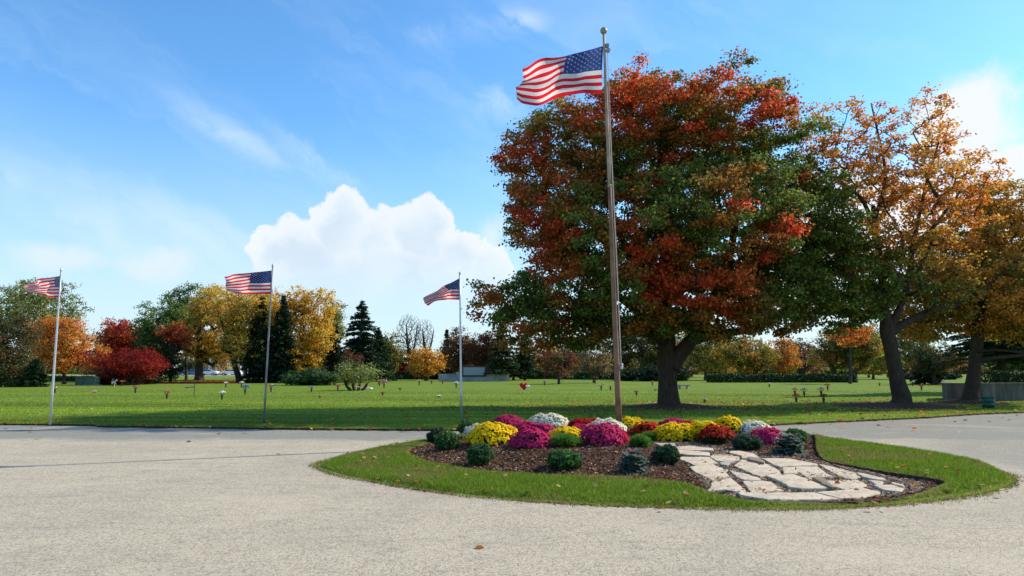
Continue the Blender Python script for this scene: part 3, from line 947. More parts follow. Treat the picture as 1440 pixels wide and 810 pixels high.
bl = [blob_px(*a) for a in [(1150, 200, 38, 35, Y2, -.5, 1.5), (1195, 175, 42, 28, Y2, 0, 1.8), (1230, 150, 28, 26, Y2, 0, 1.3), (1275, 160, 50, 30, Y2, .3, 1.8), (1310, 195, 38, 30, Y2, .3, 1.6),
 (1190, 235, 60, 40, Y2, -.4, 2.2), (1250, 250, 70, 45, Y2, 0, 2.8), (1310, 270, 65, 42, Y2, .2, 2.5), (1365, 250, 30, 38, Y2, .2, 1.4), (1260, 330, 85, 50, Y2, 0, 3.0), (1335, 340, 55, 45, Y2, .3, 2.4), (1290, 400, 70, 36, Y2, .5, 2.4),
 (1215, 400, 60, 50, Y2, -.6, 2.2), (1170, 430, 60, 35, Y2, -.6, 2.0), (1160, 160, 22, 18, Y2, -.5, .8)]]
OR1 = np.array((0.68, 0.35, 0.055)); OR2 = np.array((0.60, 0.21, 0.04)); YG = np.array((0.22, 0.19, 0.035))
def col_sparse(T):
    n1 = nz3(T, .6, 13); n2 = nz3(T, 1.6, 5)
    t = np.clip(.5 + n1 + .6 * n2, 0, 1)[:, None]
    c = OR1 * (1 - t) + OR2 * t
    g = np.clip(sstep(T[:, 2], 8.2, 4.5) * 1.1 + .5 * n2 - .05 - .5 * sstep(T[:, 0], 16.5, 19), 0, 1)[:, None]
    return c * (1 - g) + (GREEN * 1.1) * g
tree_thing('maple_tree', B2, 'tall open maple with sparse orange leaves and leaning bare limb', 'tree', limbs, bl, 540, .48, 62, .36, .108, col_sparse, seed=8, carve=.40, cs=.8, kind='five', vv=.3, rtip=.015)

# --- third maple, far right
B3 = G(1361, 568); Y3 = B3[1]; s3 = Y3 / 950
Q3 = lambda x, y, dy=0.0: P(x, y, Y3 + dy)
limbs = [
 [(B3 + np.array([0, 0, -.1]), 14 * s3), (Q3(1365, 555), 9.8 * s3), (Q3(1370, 520), 8.05 * s3), (Q3(1374, 475), 7.7 * s3), (Q3(1377, 430), 7 * s3), (Q3(1384, 370), 4.2 * s3), (Q3(1390, 300), 2.45 * s3)],
 [(Q3(1373, 470), 4.9 * s3), (Q3(1345, 430, -.3), 3.15 * s3), (Q3(1320, 390, -.6), 1.75 * s3)],
 [(Q3(1376, 440), 5.6 * s3), (Q3(1410, 390), 3.5 * s3), (Q3(1450, 340), 2.1 * s3)],
 [(Q3(1374, 508, -.2), 2.8 * s3), (Q3(1395, 503, -.5), 2.8 * s3), (Q3(1430, 500, -.6), 2.52 * s3), (Q3(1475, 492, -.6), 2.1 * s3)],
 [(Q3(1374, 495, -.2), 1.82 * s3), (Q3(1400, 492, -.8), 1.68 * s3), (Q3(1440, 496, -1.2), 1.4 * s3)],
]
bl = [blob_px(*a) for a in [(1395, 290, 40, 34, Y3, 0, 1.8), (1350, 350, 45, 40, Y3, -.3, 2), (1420, 340, 55, 50, Y3, 0, 2.5), (1330, 420, 70, 40, Y3, -.5, 2.6), (1400, 430, 75, 45, Y3, -.5, 3), (1465, 400, 60, 70, Y3, 0, 3), (1375, 385, 55, 40, Y3, 0, 3),
 (1300, 455, 45, 22, Y3, -.5, 1.6), (1445, 460, 50, 28, Y3, -.5, 2), (1440, 285, 40, 30, Y3, 0, 2)]]
def col_third(T):
    n1 = nz3(T, .6, 33); n2 = nz3(T, 1.6, 25)
    t = np.clip(.5 + n1 + .6 * n2, 0, 1)[:, None]
    c = np.array((0.60, 0.29, 0.045)) * (1 - t) + np.array((0.42, 0.25, 0.04)) * t
    g = np.clip(.25 + .9 * n1 - .5 * n2, 0, .8)[:, None]
    return c * (1 - g) + np.array((0.19, 0.19, 0.035)) * g
tree_thing('maple_tree', B3, 'orange-brown maple beside the low concrete wall and green bin', 'tree', limbs, bl, 660, .44, 100, .42, .110, col_third, seed=12, carve=.28, cs=.8, kind='five', vv=.3)

# mulch rings under the three
for c, r, lab in ((MB0, 2.1, 'dark'), (B2, 2.6, 'dark'), (B3, 1.7, 'dark')):
    vs = [(0, 0, .16)]; fs = []
    K = 40
    for j, (f, z) in enumerate(((.35, .13), (.7, .06), (1.0, 0.0))):
        for i in range(K):
            th = 2 * math.pi * i / K
            rr = r * f * (1 + .12 * noise.noise(Vector((math.cos(th) * 1.5, math.sin(th) * 1.5, r))))
            vs.append((rr * math.cos(th), rr * math.sin(th) * .8, z))
    for i in range(K):
        fs.append((0, 1 + i, 1 + (i + 1) % K))
        for j in range(2):
            a = 1 + j * K + i; b_ = 1 + j * K + (i + 1) % K
            fs.append((a, a + K, b_ + K, b_))
    me = bpy.data.meshes.new('mulch_ground'); me.from_pydata(vs, [], fs); me.update()
    tag(link('mulch_ground', me, MULCH, loc=(c[0], c[1] - .1, 0.052)), kind='structure')
cpos = []
for c, r in ((MB0, 2.0), (B2, 2.4), (B3, 1.6)):
    n = 2500; th = RNG.uniform(0, 6.283, n); rr = r * np.sqrt(RNG.random(n))
    cpos.append(np.column_stack([c[0] + rr * np.cos(th), c[1] - .1 + rr * .8 * np.sin(th), 0.06 + 0.15 * np.clip(1 - rr / r, 0, 1)]))
cpos = np.concatenate(cpos); n = len(cpos)
V = leaf_polys(cpos, unit(np.column_stack([RNG.normal(0, .5, (n, 2)), np.ones(n)])), RNG.uniform(.05, .12, n), .4)
tag(link('tree_mulch_litter', big_mesh('tree_mulch_litter', V, 4, jit_cols(pal[RNG.choice(6, n)], n)), CHIP), 'bark chips heaped round the three maple trunks', 'mulch', kind='stuff')

# --- background deciduous trees
def bg_tree(px, base_y, x0, x1, yt, yb, pal, label, name='tree', cat='tree', dens=1.0, trunk=None, seed=1, lean=0, nb=8, Y=None, carve=.1, group='trees round the lawn', vv=.28, pal_s=.4, stems=1, tw=None, lpx=2.3, mat=None):
    if Y is None:
        Y = GY(base_y)
    base = P(px, base_y, Y); base[2] = 0.04
    s = Y / 952.0
    rg = np.random.default_rng(seed)
    cx, cy = (x0 + x1) / 2, (yt + yb) / 2
    W, Hh = (x1 - x0) / 2, (yb - yt) / 2
    blobs = []
    for k in range(nb):
        th = 2 * math.pi * (k + rg.uniform(-.3, .3)) / nb
        f = rg.uniform(.48, .68)
        r = rg.uniform(.38, .54)
        c = P(cx + W * f * math.cos(th) , cy - Hh * f * math.sin(th), Y)
        blobs.append((c[0], c[1] + rg.uniform(-.5, .5) * W * s, c[2], W * s * r, W * s * r, Hh * s * r))
    c = P(cx, cy, Y)
    blobs.append((c[0], c[1], c[2], W * s * .7, W * s * .65, Hh * s * .7))
    area = W * Hh * math.pi
    crad = max(.5, 6.0 * s)
    nl = int(area * 2.8 * dens)
    npc = 26
    n = max(20, nl // npc)
    T = sample_blobs(blobs, n, crad * .38, .7, carve, seed, 1 / (crad * 3), rag=.22)
    top = P(px + lean, yt + Hh * .9, Y)
    tw = tw or max(3.0, W * .11)
    limbs = []
    for k in range(stems):
        sx = (k - (stems - 1) / 2)
        b0 = base + np.array([sx * .25, 0, -.05])
        tp = top + np.array([sx * W * s * .5, rg.uniform(-.3, .3), 0])
        m1 = b0 + (tp - b0) * .35 + np.array([sx * .1, 0, 0])
        limbs.append([(b0, tw * s * .7), (b0 + (m1 - b0) * .3, tw * s * .5), (m1, tw * s * .42), (tp, tw * s * .16)])
    root = empty(name, base, label, cat, group)
    mb = grow(limbs, T, rtip=.02 * s / .07, segs=2)
    mb.v = [tuple(np.array(v) - base) for v in mb.v]
    mb.build('trunk', BARK if seed % 2 else BARK2, root, smooth=True)
    pal_ = np.minimum(np.array(pal, float) * (1.25 if px > 740 else 1.12), .75)
    q = nz3(T, 1.0 / (crad * 2.6), seed) * 1.6 + .5 + RNG.normal(0, .15, len(T))
    q = np.clip(q, 0, .999) * len(pal_)
    cols = pal_[q.astype(int)]
    cr = crad * RNG.uniform(.7, 1.3, len(T))
    V, cc_ = leaves_from_clumps(T, cr, cols, npc, lpx * s, vv=vv, center=T.mean(0))
    V -= base
    link('crown', big_mesh('crown', V, 4, cc_), mat or LEAF, root)
    return root

YEL = [(0.684, 0.405, 0.054), (0.559, 0.311, 0.046), (0.778, 0.483, 0.094), (0.467, 0.295, 0.046)]
ORG = [(0.608, 0.225, 0.033), (0.503, 0.166, 0.026), (0.661, 0.291, 0.053)]
REDP = [(0.481, 0.057, 0.025), (0.569, 0.108, 0.032), (0.329, 0.037, 0.025)]
DRED = [(0.24, 0.014, 0.010), (0.14, 0.012, 0.008), (0.32, 0.026, 0.015)]
GRN = [(0.098, 0.163, 0.035), (0.065, 0.122, 0.029), (0.146, 0.212, 0.048)]
DGRN = [(0.022, 0.042, 0.014), (0.03, 0.06, 0.02), (0.016, 0.03, 0.01)]
OLV = [(0.187, 0.203, 0.055), (0.14, 0.172, 0.047), (0.25, 0.234, 0.062)]
BRN = [(0.162, 0.081, 0.038), (0.121, 0.074, 0.034), (0.216, 0.101, 0.041)]
YGR = [(0.316, 0.259, 0.043), (0.216, 0.216, 0.043), (0.402, 0.287, 0.051)]
OLG = [(0.256, 0.256, 0.074), (0.196, 0.226, 0.067), (0.134, 0.166, 0.044)]

bg_tree(60, 536, -50, 138, 392, 480, OLG, 'sparse olive-green tree rising behind the orange tree', dens=.55, seed=21, Y=88, carve=.30, tw=7)
bg_tree(-12, 545, -60, 46, 440, 545, [(0.10, 0.09, 0.03), (0.14, 0.08, 0.03), (0.06, 0.08, 0.025)], 'brownish green tree cut by the photo edge', seed=22)
bg_tree(90, 541, 30, 141, 444, 522, ORG, 'round orange tree behind the flagpole at far left', seed=23, tw=5, carve=.12)
bg_tree(172, 538, 132, 205, 450, 508, REDP, 'bright red tree between orange tree and dark green one', seed=24, Y=84)
bg_tree(225, 537, 186, 262, 418, 505, GRN, 'feathery dark green tree beside the golden tree', seed=25, Y=80, carve=.2, dens=.9)
bg_tree(262, 537, 232, 296, 398, 470, GRN, 'green tree top showing above the golden tree', seed=26, Y=92)
bg_tree(240, 538, 222, 276, 452, 492, [(0.40, 0.07, 0.03), (0.3, 0.05, 0.02), (0.42, 0.16, 0.03)], 'small tree with red leaves peeping past golden tree', seed=27, Y=76, carve=.25, dens=.7)
bg_tree(215, 541, 188, 250, 474, 541, DGRN, 'dark green bushy evergreen behind the crimson shrub', seed=28, Y=74)
bg_tree(182, 542, 124, 240, 489, 532, DRED, 'low wide crimson shrub with dark base', 'burning_bush', 'shrub', seed=29, stems=4, group=None, tw=4, lpx=2.0)
bg_tree(280, 536, 232, 358, 402, 520, YEL, 'golden yellow tree with stout straight trunk', seed=30, tw=11, carve=.12)
bg_tree(338, 538, 296, 412, 396, 505, YEL, 'golden yellow tree with a leaning trunk behind the dark cedars', seed=31, lean=-28, Y=76, tw=8, carve=.12)
bg_tree(424, 538, 366, 474, 402, 525, [(0.62, 0.37, 0.04), (0.54, 0.28, 0.03), (0.68, 0.43, 0.06)], 'dense golden tree beside the big pine', seed=32, Y=78, tw=8, carve=.05)
bg_tree(466, 533, 444, 486, 424, 480, OLV, 'pale olive tree top between golden tree and pine', seed=33, Y=105, carve=.2)
bg_tree(490, 538, 474, 508, 498, 538, [(0.15, 0.06, 0.035), (0.12, 0.05, 0.03), (0.10, 0.08, 0.03)], 'small purplish brown tree under the big pine', seed=34, Y=66)
bg_tree(501, 550, 474, 528, 508, 540, [(0.20, 0.24, 0.06), (0.14, 0.19, 0.045), (0.27, 0.29, 0.10)], 'small multi-stemmed light green tree standing alone on the lawn', 'small_tree', seed=35, stems=4, tw=4, carve=.25, dens=.75, group=None, lpx=2.0)
bg_tree(545, 532, 520, 566, 466, 530, [(0.10, 0.12, 0.03), (0.05, 0.09, 0.025), (0.22, 0.2, 0.04)], 'green and yellowish tree right of the big pine', seed=36, Y=90)
bg_tree(573, 530, 552, 594, 488, 530, DRED, 'dark wine-red tree behind the bare tree', seed=37, Y=112)
bg_tree(600, 534, 573, 627, 488, 530, [(0.6, 0.30, 0.035), (0.66, 0.36, 0.045), (0.52, 0.22, 0.025)], 'round amber tree just left of the stone monument', seed=38, Y=88, tw=6)
bg_tree(648, 531, 622, 672, 462, 528, BRN, 'brown cypress directly behind the monument panel', seed=39, Y=100)
bg_tree(682, 531, 656, 708, 464, 528, [(0.13, 0.05, 0.03), (0.10, 0.055, 0.025), (0.17, 0.07, 0.03)], 'reddish brown tree behind the monument right end', seed=40, Y=98)
bg_tree(722, 534, 708, 738, 505, 532, BRN, 'small brown tree just right of the monument', seed=41, Y=90)
bg_tree(786, 541, 762, 808, 492, 530, [(0.16, 0.05, 0.03), (0.11, 0.06, 0.03), (0.10, 0.09, 0.03)], 'young reddish brown tree with thin trunk alone on lawn', seed=42, tw=4, carve=.2, group=None)
bg_tree(765, 533, 742, 790, 478, 522, [(0.42, 0.16, 0.03), (0.30, 0.12, 0.03), (0.36, 0.22, 0.05)], 'orange tree seen under the big maple crown', seed=43, Y=100, carve=.25, dens=.7)
bg_tree(835, 537, 812, 862, 488, 530, [(0.13, 0.10, 0.06), (0.12, 0.08, 0.05), (0.18, 0.11, 0.05)], 'hazy grey-brown young tree left of the tall flagpole', seed=44, Y=74, tw=3, carve=.25, dens=.6)
bg_tree(800, 532, 776, 832, 470, 525, [(0.17, 0.12, 0.05), (0.11, 0.11, 0.04), (0.22, 0.13, 0.05)], 'tan and olive tree far behind the young brown tree', seed=45, Y=115, carve=.15)
bg_tree(875, 533, 845, 905, 455, 528, [(0.10, 0.10, 0.03), (0.2, 0.09, 0.03), (0.07, 0.08, 0.025)], 'dusky green and rust tree behind the tall flagpole', seed=46, Y=100)
bg_tree(930, 533, 885, 965, 440, 528, [(0.10, 0.09, 0.03), (0.17, 0.14, 0.03), (0.06, 0.07, 0.02)], 'dusky olive tree hidden by the big maple trunk', seed=47, Y=98)
bg_tree(992, 531, 952, 1026, 452, 520, YGR, 'yellow-green tree framed by the maple fork', seed=48, Y=92)
bg_tree(1062, 530, 1012, 1096, 472, 526, [(0.20, 0.17, 0.03), (0.40, 0.19, 0.03), (0.15, 0.14, 0.03)], 'yellow and green maple behind the long hedge', seed=49, Y=90, tw=6)
bg_tree(1095, 529, 1076, 1122, 470, 526, [(0.50, 0.20, 0.035), (0.44, 0.15, 0.025), (0.3, 0.18, 0.03)], 'orange tree at hedge middle under the sky gap', seed=50, Y=96, tw=5)
bg_tree(1125, 530, 1098, 1160, 478, 528, [(0.12, 0.075, 0.06), (0.11, 0.07, 0.045), (0.14, 0.09, 0.05)], 'dull purple-brown tree behind the long hedge', seed=51, Y=112, dens=.8)
bg_tree(1178, 537, 1138, 1210, 458, 520, [(0.22, 0.18, 0.03), (0.34, 0.14, 0.03), (0.17, 0.15, 0.03)], 'yellow-orange tree at the right end of the hedge', seed=52, lean=-20, tw=7, carve=.2, Y=82)
bg_tree(1200, 537, 1176, 1246, 448, 522, [(0.24, 0.19, 0.03), (0.16, 0.15, 0.03), (0.3, 0.2, 0.04)], 'mustard tree with bent trunk past the hedge end', seed=53, lean=-12, tw=6, carve=.15, Y=80)
bg_tree(1196, 545, 1168, 1226, 456, 488, [(0.50, 0.12, 0.02), (0.45, 0.16, 0.03)], 'tree showing vivid orange-red leaves above mustard foliage', seed=54, Y=70, carve=.2, dens=.7, tw=4)
bg_tree(1228, 532, 1200, 1262, 470, 526, YGR, 'yellow-green tree immediately left of the sparse maple trunk', seed=55, Y=100)
bg_tree(1285, 532, 1258, 1316, 440, 520, [(0.20, 0.19, 0.045), (0.13, 0.15, 0.035), (0.26, 0.18, 0.04)], 'pale olive tree right of the sparse maple trunk', seed=56, Y=98)
bg_tree(1318, 541, 1286, 1350, 478, 528, [(0.05, 0.07, 0.025), (0.10, 0.10, 0.03), (0.2, 0.1, 0.03)], 'dark leaning tree left of the concrete wall', seed=57, Y=66, lean=-16, tw=6)
bg_tree(1400, 534, 1372, 1460, 462, 530, [(0.09, 0.10, 0.03), (0.05, 0.07, 0.02), (0.2, 0.09, 0.02)], 'shady green tree behind the hedge on the wall', seed=58, Y=62)
bg_tree(1440, 534, 1412, 1500, 440, 530, GRN, 'green tree at the photo edge above the hedge', seed=59, Y=54)
for q in [(152, 536, 124, 186, 462, 530, OLV, 'drab olive tree behind the bright red tree'), (203, 536, 180, 232, 448, 530, GRN, 'leafy green tree behind the feathery dark one'),
          (452, 534, 430, 478, 452, 530, [(0.4, 0.25, 0.04), (0.22, 0.18, 0.04)], 'amber and olive tree behind the dense golden tree'), (496, 533, 476, 520, 478, 530, OLV, 'low olive tree behind the tall blue-green pine'),
          (540, 533, 518, 572, 486, 530, [(0.16, 0.17, 0.04), (0.26, 0.20, 0.04)], 'low yellowish tree left of the bare trees'), (668, 531, 640, 712, 476, 528, BRN, 'broad brown tree between the two behind the monument'),
          (1020, 530, 985, 1050, 478, 527, [(0.5, 0.3, 0.05), (0.36, 0.26, 0.05)], 'bright yellow tree above the left end of the long hedge'), (1130, 531, 1104, 1162, 486, 528, [(0.5, 0.24, 0.04), (0.3, 0.2, 0.05)], 'amber tree filling the gap above the long hedge'),
          (1222, 533, 1196, 1252, 474, 528, [(0.5, 0.34, 0.05), (0.34, 0.28, 0.05)], 'bright mustard tree between hedge end and sparse maple')]:
    bg_tree(*q, seed=int(q[0]) % 97 + 300, Y=118)
# far line of trees closing the horizon
far = [(200, 500), (240, 498), (340, 498), (385, 500), (425, 500), (460, 500), (595, 508), (668, 500), (1090, 502), (1118, 500), (1185, 500), (80, 500), (-10, 500), (25, 505), (120, 500), (160, 508), (300, 500), (500, 503), (535, 508), (560, 510), (640, 505), (700, 508), (745, 500), (790, 503), (830, 500), (860, 503), (905, 498), (960, 500), (1010, 498), (1045, 503), (1150, 503), (1215, 500), (1260, 498), (1300, 498), (1345, 500), (1400, 498), (1450, 498)]
fp = [OLV, BRN, GRN, YGR, OLV, DGRN, [(0.2, 0.11, 0.04), (0.13, 0.1, 0.04)]]
fn = ['olive', 'brown', 'green', 'yellow-green', 'drab olive', 'dark green', 'rusty']
lm = {200: 'behind the crimson shrub', 240: 'left of the stout golden trunk', 340: 'behind the leaning golden trunk', 385: 'behind the twin cedars', 425: 'behind the dense golden tree', 460: 'behind the low dark spruce', 595: 'behind the amber tree', 668: 'behind the monument centre', 1090: 'behind the orange tree at hedge middle', 1118: 'in the sky gap above the long hedge', 1185: 'behind the yellow-orange tree', 80: 'behind the round orange tree',-10: 'behind the brownish tree at the photo edge', 25: 'behind the dark cone evergreen', 120: 'behind the orange and red trees', 160: 'behind the bright red tree', 300: 'behind the white columned building', 500: 'behind the big pine', 535: 'behind the right flank of the pine',
      560: 'behind the wine-red tree', 640: 'behind the monument panel', 700: 'behind the monument right end', 745: 'behind the green pines', 790: 'behind the lone young brown tree', 830: 'behind the hazy young tree', 860: 'just left of the tall flagpole', 905: 'just right of the tall flagpole',
      960: 'just right of the big maple trunk', 1010: 'at the left end of the long hedge', 1045: 'behind the yellow and green maple', 1150: 'behind the dull purple-brown tree', 1215: 'behind the mustard tree', 1260: 'straight behind the sparse maple trunk', 1300: 'behind the pale olive tree', 1345: 'behind the dark leaning tree', 1400: 'behind the concrete wall hedge', 1450: 'beyond the photo edge wall'}
for i, (x, yt) in enumerate(far):
    w = 40
    bg_tree(x, 528, x - w, x + w, yt - 3 * (i % 3), 531, fp[i % 7], 'distant %s tree %s' % (fn[i % 7], lm[x]), seed=100 + i, Y=175 + (i % 3) * 12, group='distant trees closing the view', dens=.8, lpx=2.8)

# --- bare tree
def bare_tree(px, Y, yt, w, label, seed):
    base = P(px, 530, Y); base[2] = .04
    s = Y / 950
    root = empty('bare_tree', base, label, 'tree')
    c = P(px, (yt + 500) / 2, Y)
    hh = (500 - yt) / 2 * s
    T = sample_blobs([(c[0], c[1], c[2] + hh * .1, w * s, w * s * .8, hh)], 620, .35, .6, .1, seed, .6)
    limbs = [[(base, .45), (P(px + 1, 505, Y), .28), (P(px - 2, 480, Y), .18), (P(px - 4, yt + 12, Y), .05)],
             [(P(px + 1, 508, Y), .24), (P(px + 8, 485, Y), .15), (P(px + 12, yt + 14, Y), .05)]]
    mb = grow(limbs, T, rtip=.022, segs=3, expo=.36)
    mb.v = [tuple(np.array(v) - base) for v in mb.v]
    mb.build('trunk', BARK2, root, smooth=True)
bare_tree(575, 108, 443, 19, 'leafless grey tree in front of the sky left of third flag', 61)
bare_tree(598, 112, 450, 14, 'smaller leafless tree right beside the other bare one', 62)

# --- conifers
def conifer(px, base_y, x0, x1, yt, yb, label, pal=DGRN, Y=None, seed=1, droop=.15, power=1.0, name='conifer_tree', nw=None, lpx=2.4, ragged=.25, group='evergreens round the lawn', upturn=0.0, dens=1.0, stems=1):
    if Y is None: Y = GY(base_y)
    s = Y / 950; rg = np.random.default_rng(seed)
    base = P(px, base_y, Y); base[2] = .04
    zt = P(px, yt, Y)[2]; zb = max(.15, P(px, yb, Y)[2])
    R = (x1 - x0) / 2 * s
    root = empty(name, base, label, 'tree', group)
    mb = MB()
    ht = zt
    for k in range(stems):
        ox = (k - (stems - 1) / 2) * R * .5
        mb.tube([(ox, 0, -.1), (ox * .9, 0, ht * .3), (ox * .5, 0, ht * .7), (ox * .2, 0, ht * .97)], [max(.10, .035 * R + .012 * ht)] + [max(.08, .025 * R + .01 * ht), .08, .02], 8)
    C = []; N = []; Tn = []; sz = []; col = []
    pal_ = np.array(pal)
    nlev = nw or int(max(10, (zt - zb) / (3.2 * s)))
    for i in range(nlev):
        f = (i + rg.uniform(-.3, .3)) / nlev
        z = zb + (zt - zb) * f
        rad = R * (1 - max(f, 0) ** power) ** .85 + .25 * s * 4
        k = max(4, int(7 + 6 * (rad / R)))
        for j in range(k):
            th = rg.uniform(0, 2 * math.pi)
            L = rad * rg.uniform(1 - ragged * 1.6, 1 + ragged * .4)
            d = np.array([math.cos(th), math.sin(th), 0])
            tip = np.array([0, 0, z]) + d * L + np.array([0, 0, -droop * L + upturn * L])
            a = np.array([0, 0, z])
            mb.tube([a, tip], [.035, .01], 3, cap=False)
            m = int(max(6, L / s * 1.4 * dens))
            t = rg.uniform(.12, 1.0, m) ** .8
            q = a + (tip - a) * t[:, None]
            side = np.cross(d, [0, 0, 1])
            spread = .30 * L * (1.05 - t) + .5 * s * 2
            q = q + side * (rg.uniform(-1, 1, m) * spread)[:, None] + np.array([0, 0, 1]) * (rg.normal(0, .8 * s, m))[:, None]
            C.append(q)
            N.append(np.tile([0, 0, 1.0], (m, 1)) + rg.normal(0, .5, (m, 3)))
            Tn.append(d + side * rg.uniform(-.8, .8, m)[:, None] + rg.normal(0, .2, (m, 3)) - np.array([0, 0, .25]))
            sz.append(np.full(m, lpx * s * 1.7) * rg.uniform(.7, 1.3, m))
            col.append(np.tile(pal_[rg.integers(len(pal_))], (m, 1)))
    mb.build('trunk', BARK, root, smooth=True)
    C = np.concatenate(C); N = unit(np.concatenate(N)); Tn = np.concatenate(Tn); sz = np.concatenate(sz); col = np.concatenate(col)
    V = leaf_polys(C, N, sz, .45, T=Tn)
    link('crown', big_mesh('crown', V, 4, jit_cols(col, len(C), .08, .25)), NEEDLE, root)
    return root

BG = [(0.016, 0.036, 0.018), (0.022, 0.05, 0.022), (0.028, 0.058, 0.026)]
PG = [(0.035, 0.07, 0.025), (0.05, 0.09, 0.03), (0.028, 0.055, 0.02)]
conifer(364, 539, 334, 390, 416, 536, 'dark narrow cedar left of its twin behind the second flagpole', BG, seed=71, power=1.6, stems=3, dens=2.2, group='twin dark cedars')
conifer(394, 539, 368, 418, 414, 534, 'dark narrow cedar right of its twin, tip just past the second flagpole', BG, seed=72, power=1.4, stems=2, dens=2.2, group='twin dark cedars')
conifer(506, 536, 470, 542, 421, 520, 'tall dark blue-green pine standing above its neighbours', BG, Y=76, seed=73, power=1.25, ragged=.35, dens=2.0)
conifer(470, 537, 452, 492, 462, 533, 'low dark spruce tucked between golden tree and pine', BG, Y=80, seed=74, dens=2)
conifer(530, 536, 510, 560, 460, 530, 'mid green pine leaning against the tall one', PG, Y=82, seed=75, power=1.3, dens=2)
conifer(628, 531, 616, 640, 462, 528, 'slim dark spire beside the third flagpole', BG, Y=110, seed=76, dens=2)
conifer(706, 533, 682, 730, 452, 525, 'airy green pine seen below the maple left bough', PG, Y=84, seed=77, power=1.3, ragged=.4, upturn=.1, dens=1.5)
conifer(738, 533, 716, 762, 448, 525, 'second airy green pine nearer the young brown tree', PG, Y=90, seed=78, power=1.3, ragged=.4, dens=1.5)
conifer(1412, 560, 1340, 1485, 255, 505, 'big dark pine behind the orange-brown maple', PG, Y=44, seed=79, power=1.3, ragged=.35, lpx=2.6, dens=1.5)
conifer(1306, 540, 1282, 1334, 492, 535, 'low spreading dark evergreen left of the concrete wall', BG, Y=68, seed=80, power=1.5, droop=.3, dens=2)
conifer(48, 545, 31, 66, 503, 543, 'small dense cone-shaped evergreen left of the orange tree', [(0.022, 0.05, 0.02), (0.03, 0.06, 0.022)], seed=81, power=1.8, dens=3.5, ragged=.1, lpx=2.0)

# --- bushes and hedges
def bush(px, base_y, w, h, label, pal, cat='bush', name='bush', Y=None, seed=1, dens=1.0, lpx=2.0, nb=7, mat=None, group=None, dk=1.0):
    if Y is None: Y = GY(base_y)
    s = Y / 950; rg = np.random.default_rng(seed)
    base = P(px, base_y, Y); base[2] = .04
    W, Hh = w / 2 * s, h * s
    root = empty(name, base, label, cat, group)
    bl_ = [(0, 0, Hh * .45, W * .8, W * .6, Hh * .45)]
    for k in range(nb):
        bx = rg.uniform(-.72, .72) * W
        hh = Hh * rg.uniform(.35, .52) * (1 - .4 * abs(bx / W))
        bl_.append((bx, rg.uniform(-.4, .4) * W, hh, W * .32, W * .32, hh))
    n = int(w * h * .17 * dens) + 30
    T = sample_blobs(bl_, n, 1.4 * s, .8, 0, seed)
    T[:, 2] = np.abs(T[:, 2])
    mb = MB()
    for t in T[:24]:
        mb.tube([(0, 0, -.03), tuple(t * .5 + np.array([0, 0, .02])), tuple(t)], [.03, .02, .008], 4, cap=False)
    mb.build('stem', BARK, root)
    pal_ = np.array(pal)
    V, c = leaves_from_clumps(T, np.full(len(T), 3.0 * s), pal_[rg.integers(len(pal_), size=len(T))], 26, lpx * s, vv=.25, center=np.array([0, 0, Hh * .2]))
    V[:, :, 2] = np.maximum(V[:, :, 2], 0.0)
    link('foliage', big_mesh('foliage', V, 4, c), mat or NEEDLE, root)
    return root
JUN = [(0.05, 0.10, 0.028), (0.035, 0.075, 0.022), (0.065, 0.12, 0.035)]
bush(440, 542.5, 92, 25, 'wide low green juniper spreading under the golden tree', JUN, 'juniper', 'juniper_bush', seed=83, dens=1.5, nb=12)
bush(18, 545, 46, 18, 'light green low shrub at the photo edge', [(0.12, 0.14, 0.04), (0.08, 0.10, 0.03)], seed=84)
bush(176, 542, 100, 22, 'dark leafy bush filling the base below the crimson shrub', [(0.03, 0.04, 0.015), (0.05, 0.03, 0.018)], seed=85, Y=67, nb=10, dens=1.3)
bush(610, 534, 16, 13, 'round dark bush at the left end of monument', DGRN, seed=86)
bush(639, 534.5, 18, 7, 'low purplish clipped bush before the monument left wing', [(0.10, 0.03, 0.03), (0.07, 0.025, 0.022)], seed=87, group='purplish bushes before the monument')
bush(707, 534.5, 17, 7, 'low purplish clipped bush before the monument right wing', [(0.10, 0.03, 0.03), (0.07, 0.025, 0.022)], seed=88, group='purplish bushes before the monument')
bush(932, 536.5, 92, 27, 'broad dark yew mass behind the big maple trunk', DGRN, seed=89, nb=12, dens=1.5)
bush(880, 534, 60, 16, 'dark yew mass just right of the tall flagpole', DGRN, seed=90, nb=8, Y=86)
bush(1268, 531, 46, 10, 'dark green bush line behind the sparse maple trunk', DGRN, seed=91, Y=100)
bush(1330, 531, 50, 11, 'dark bush behind the concrete wall end', DGRN, seed=92, Y=95)

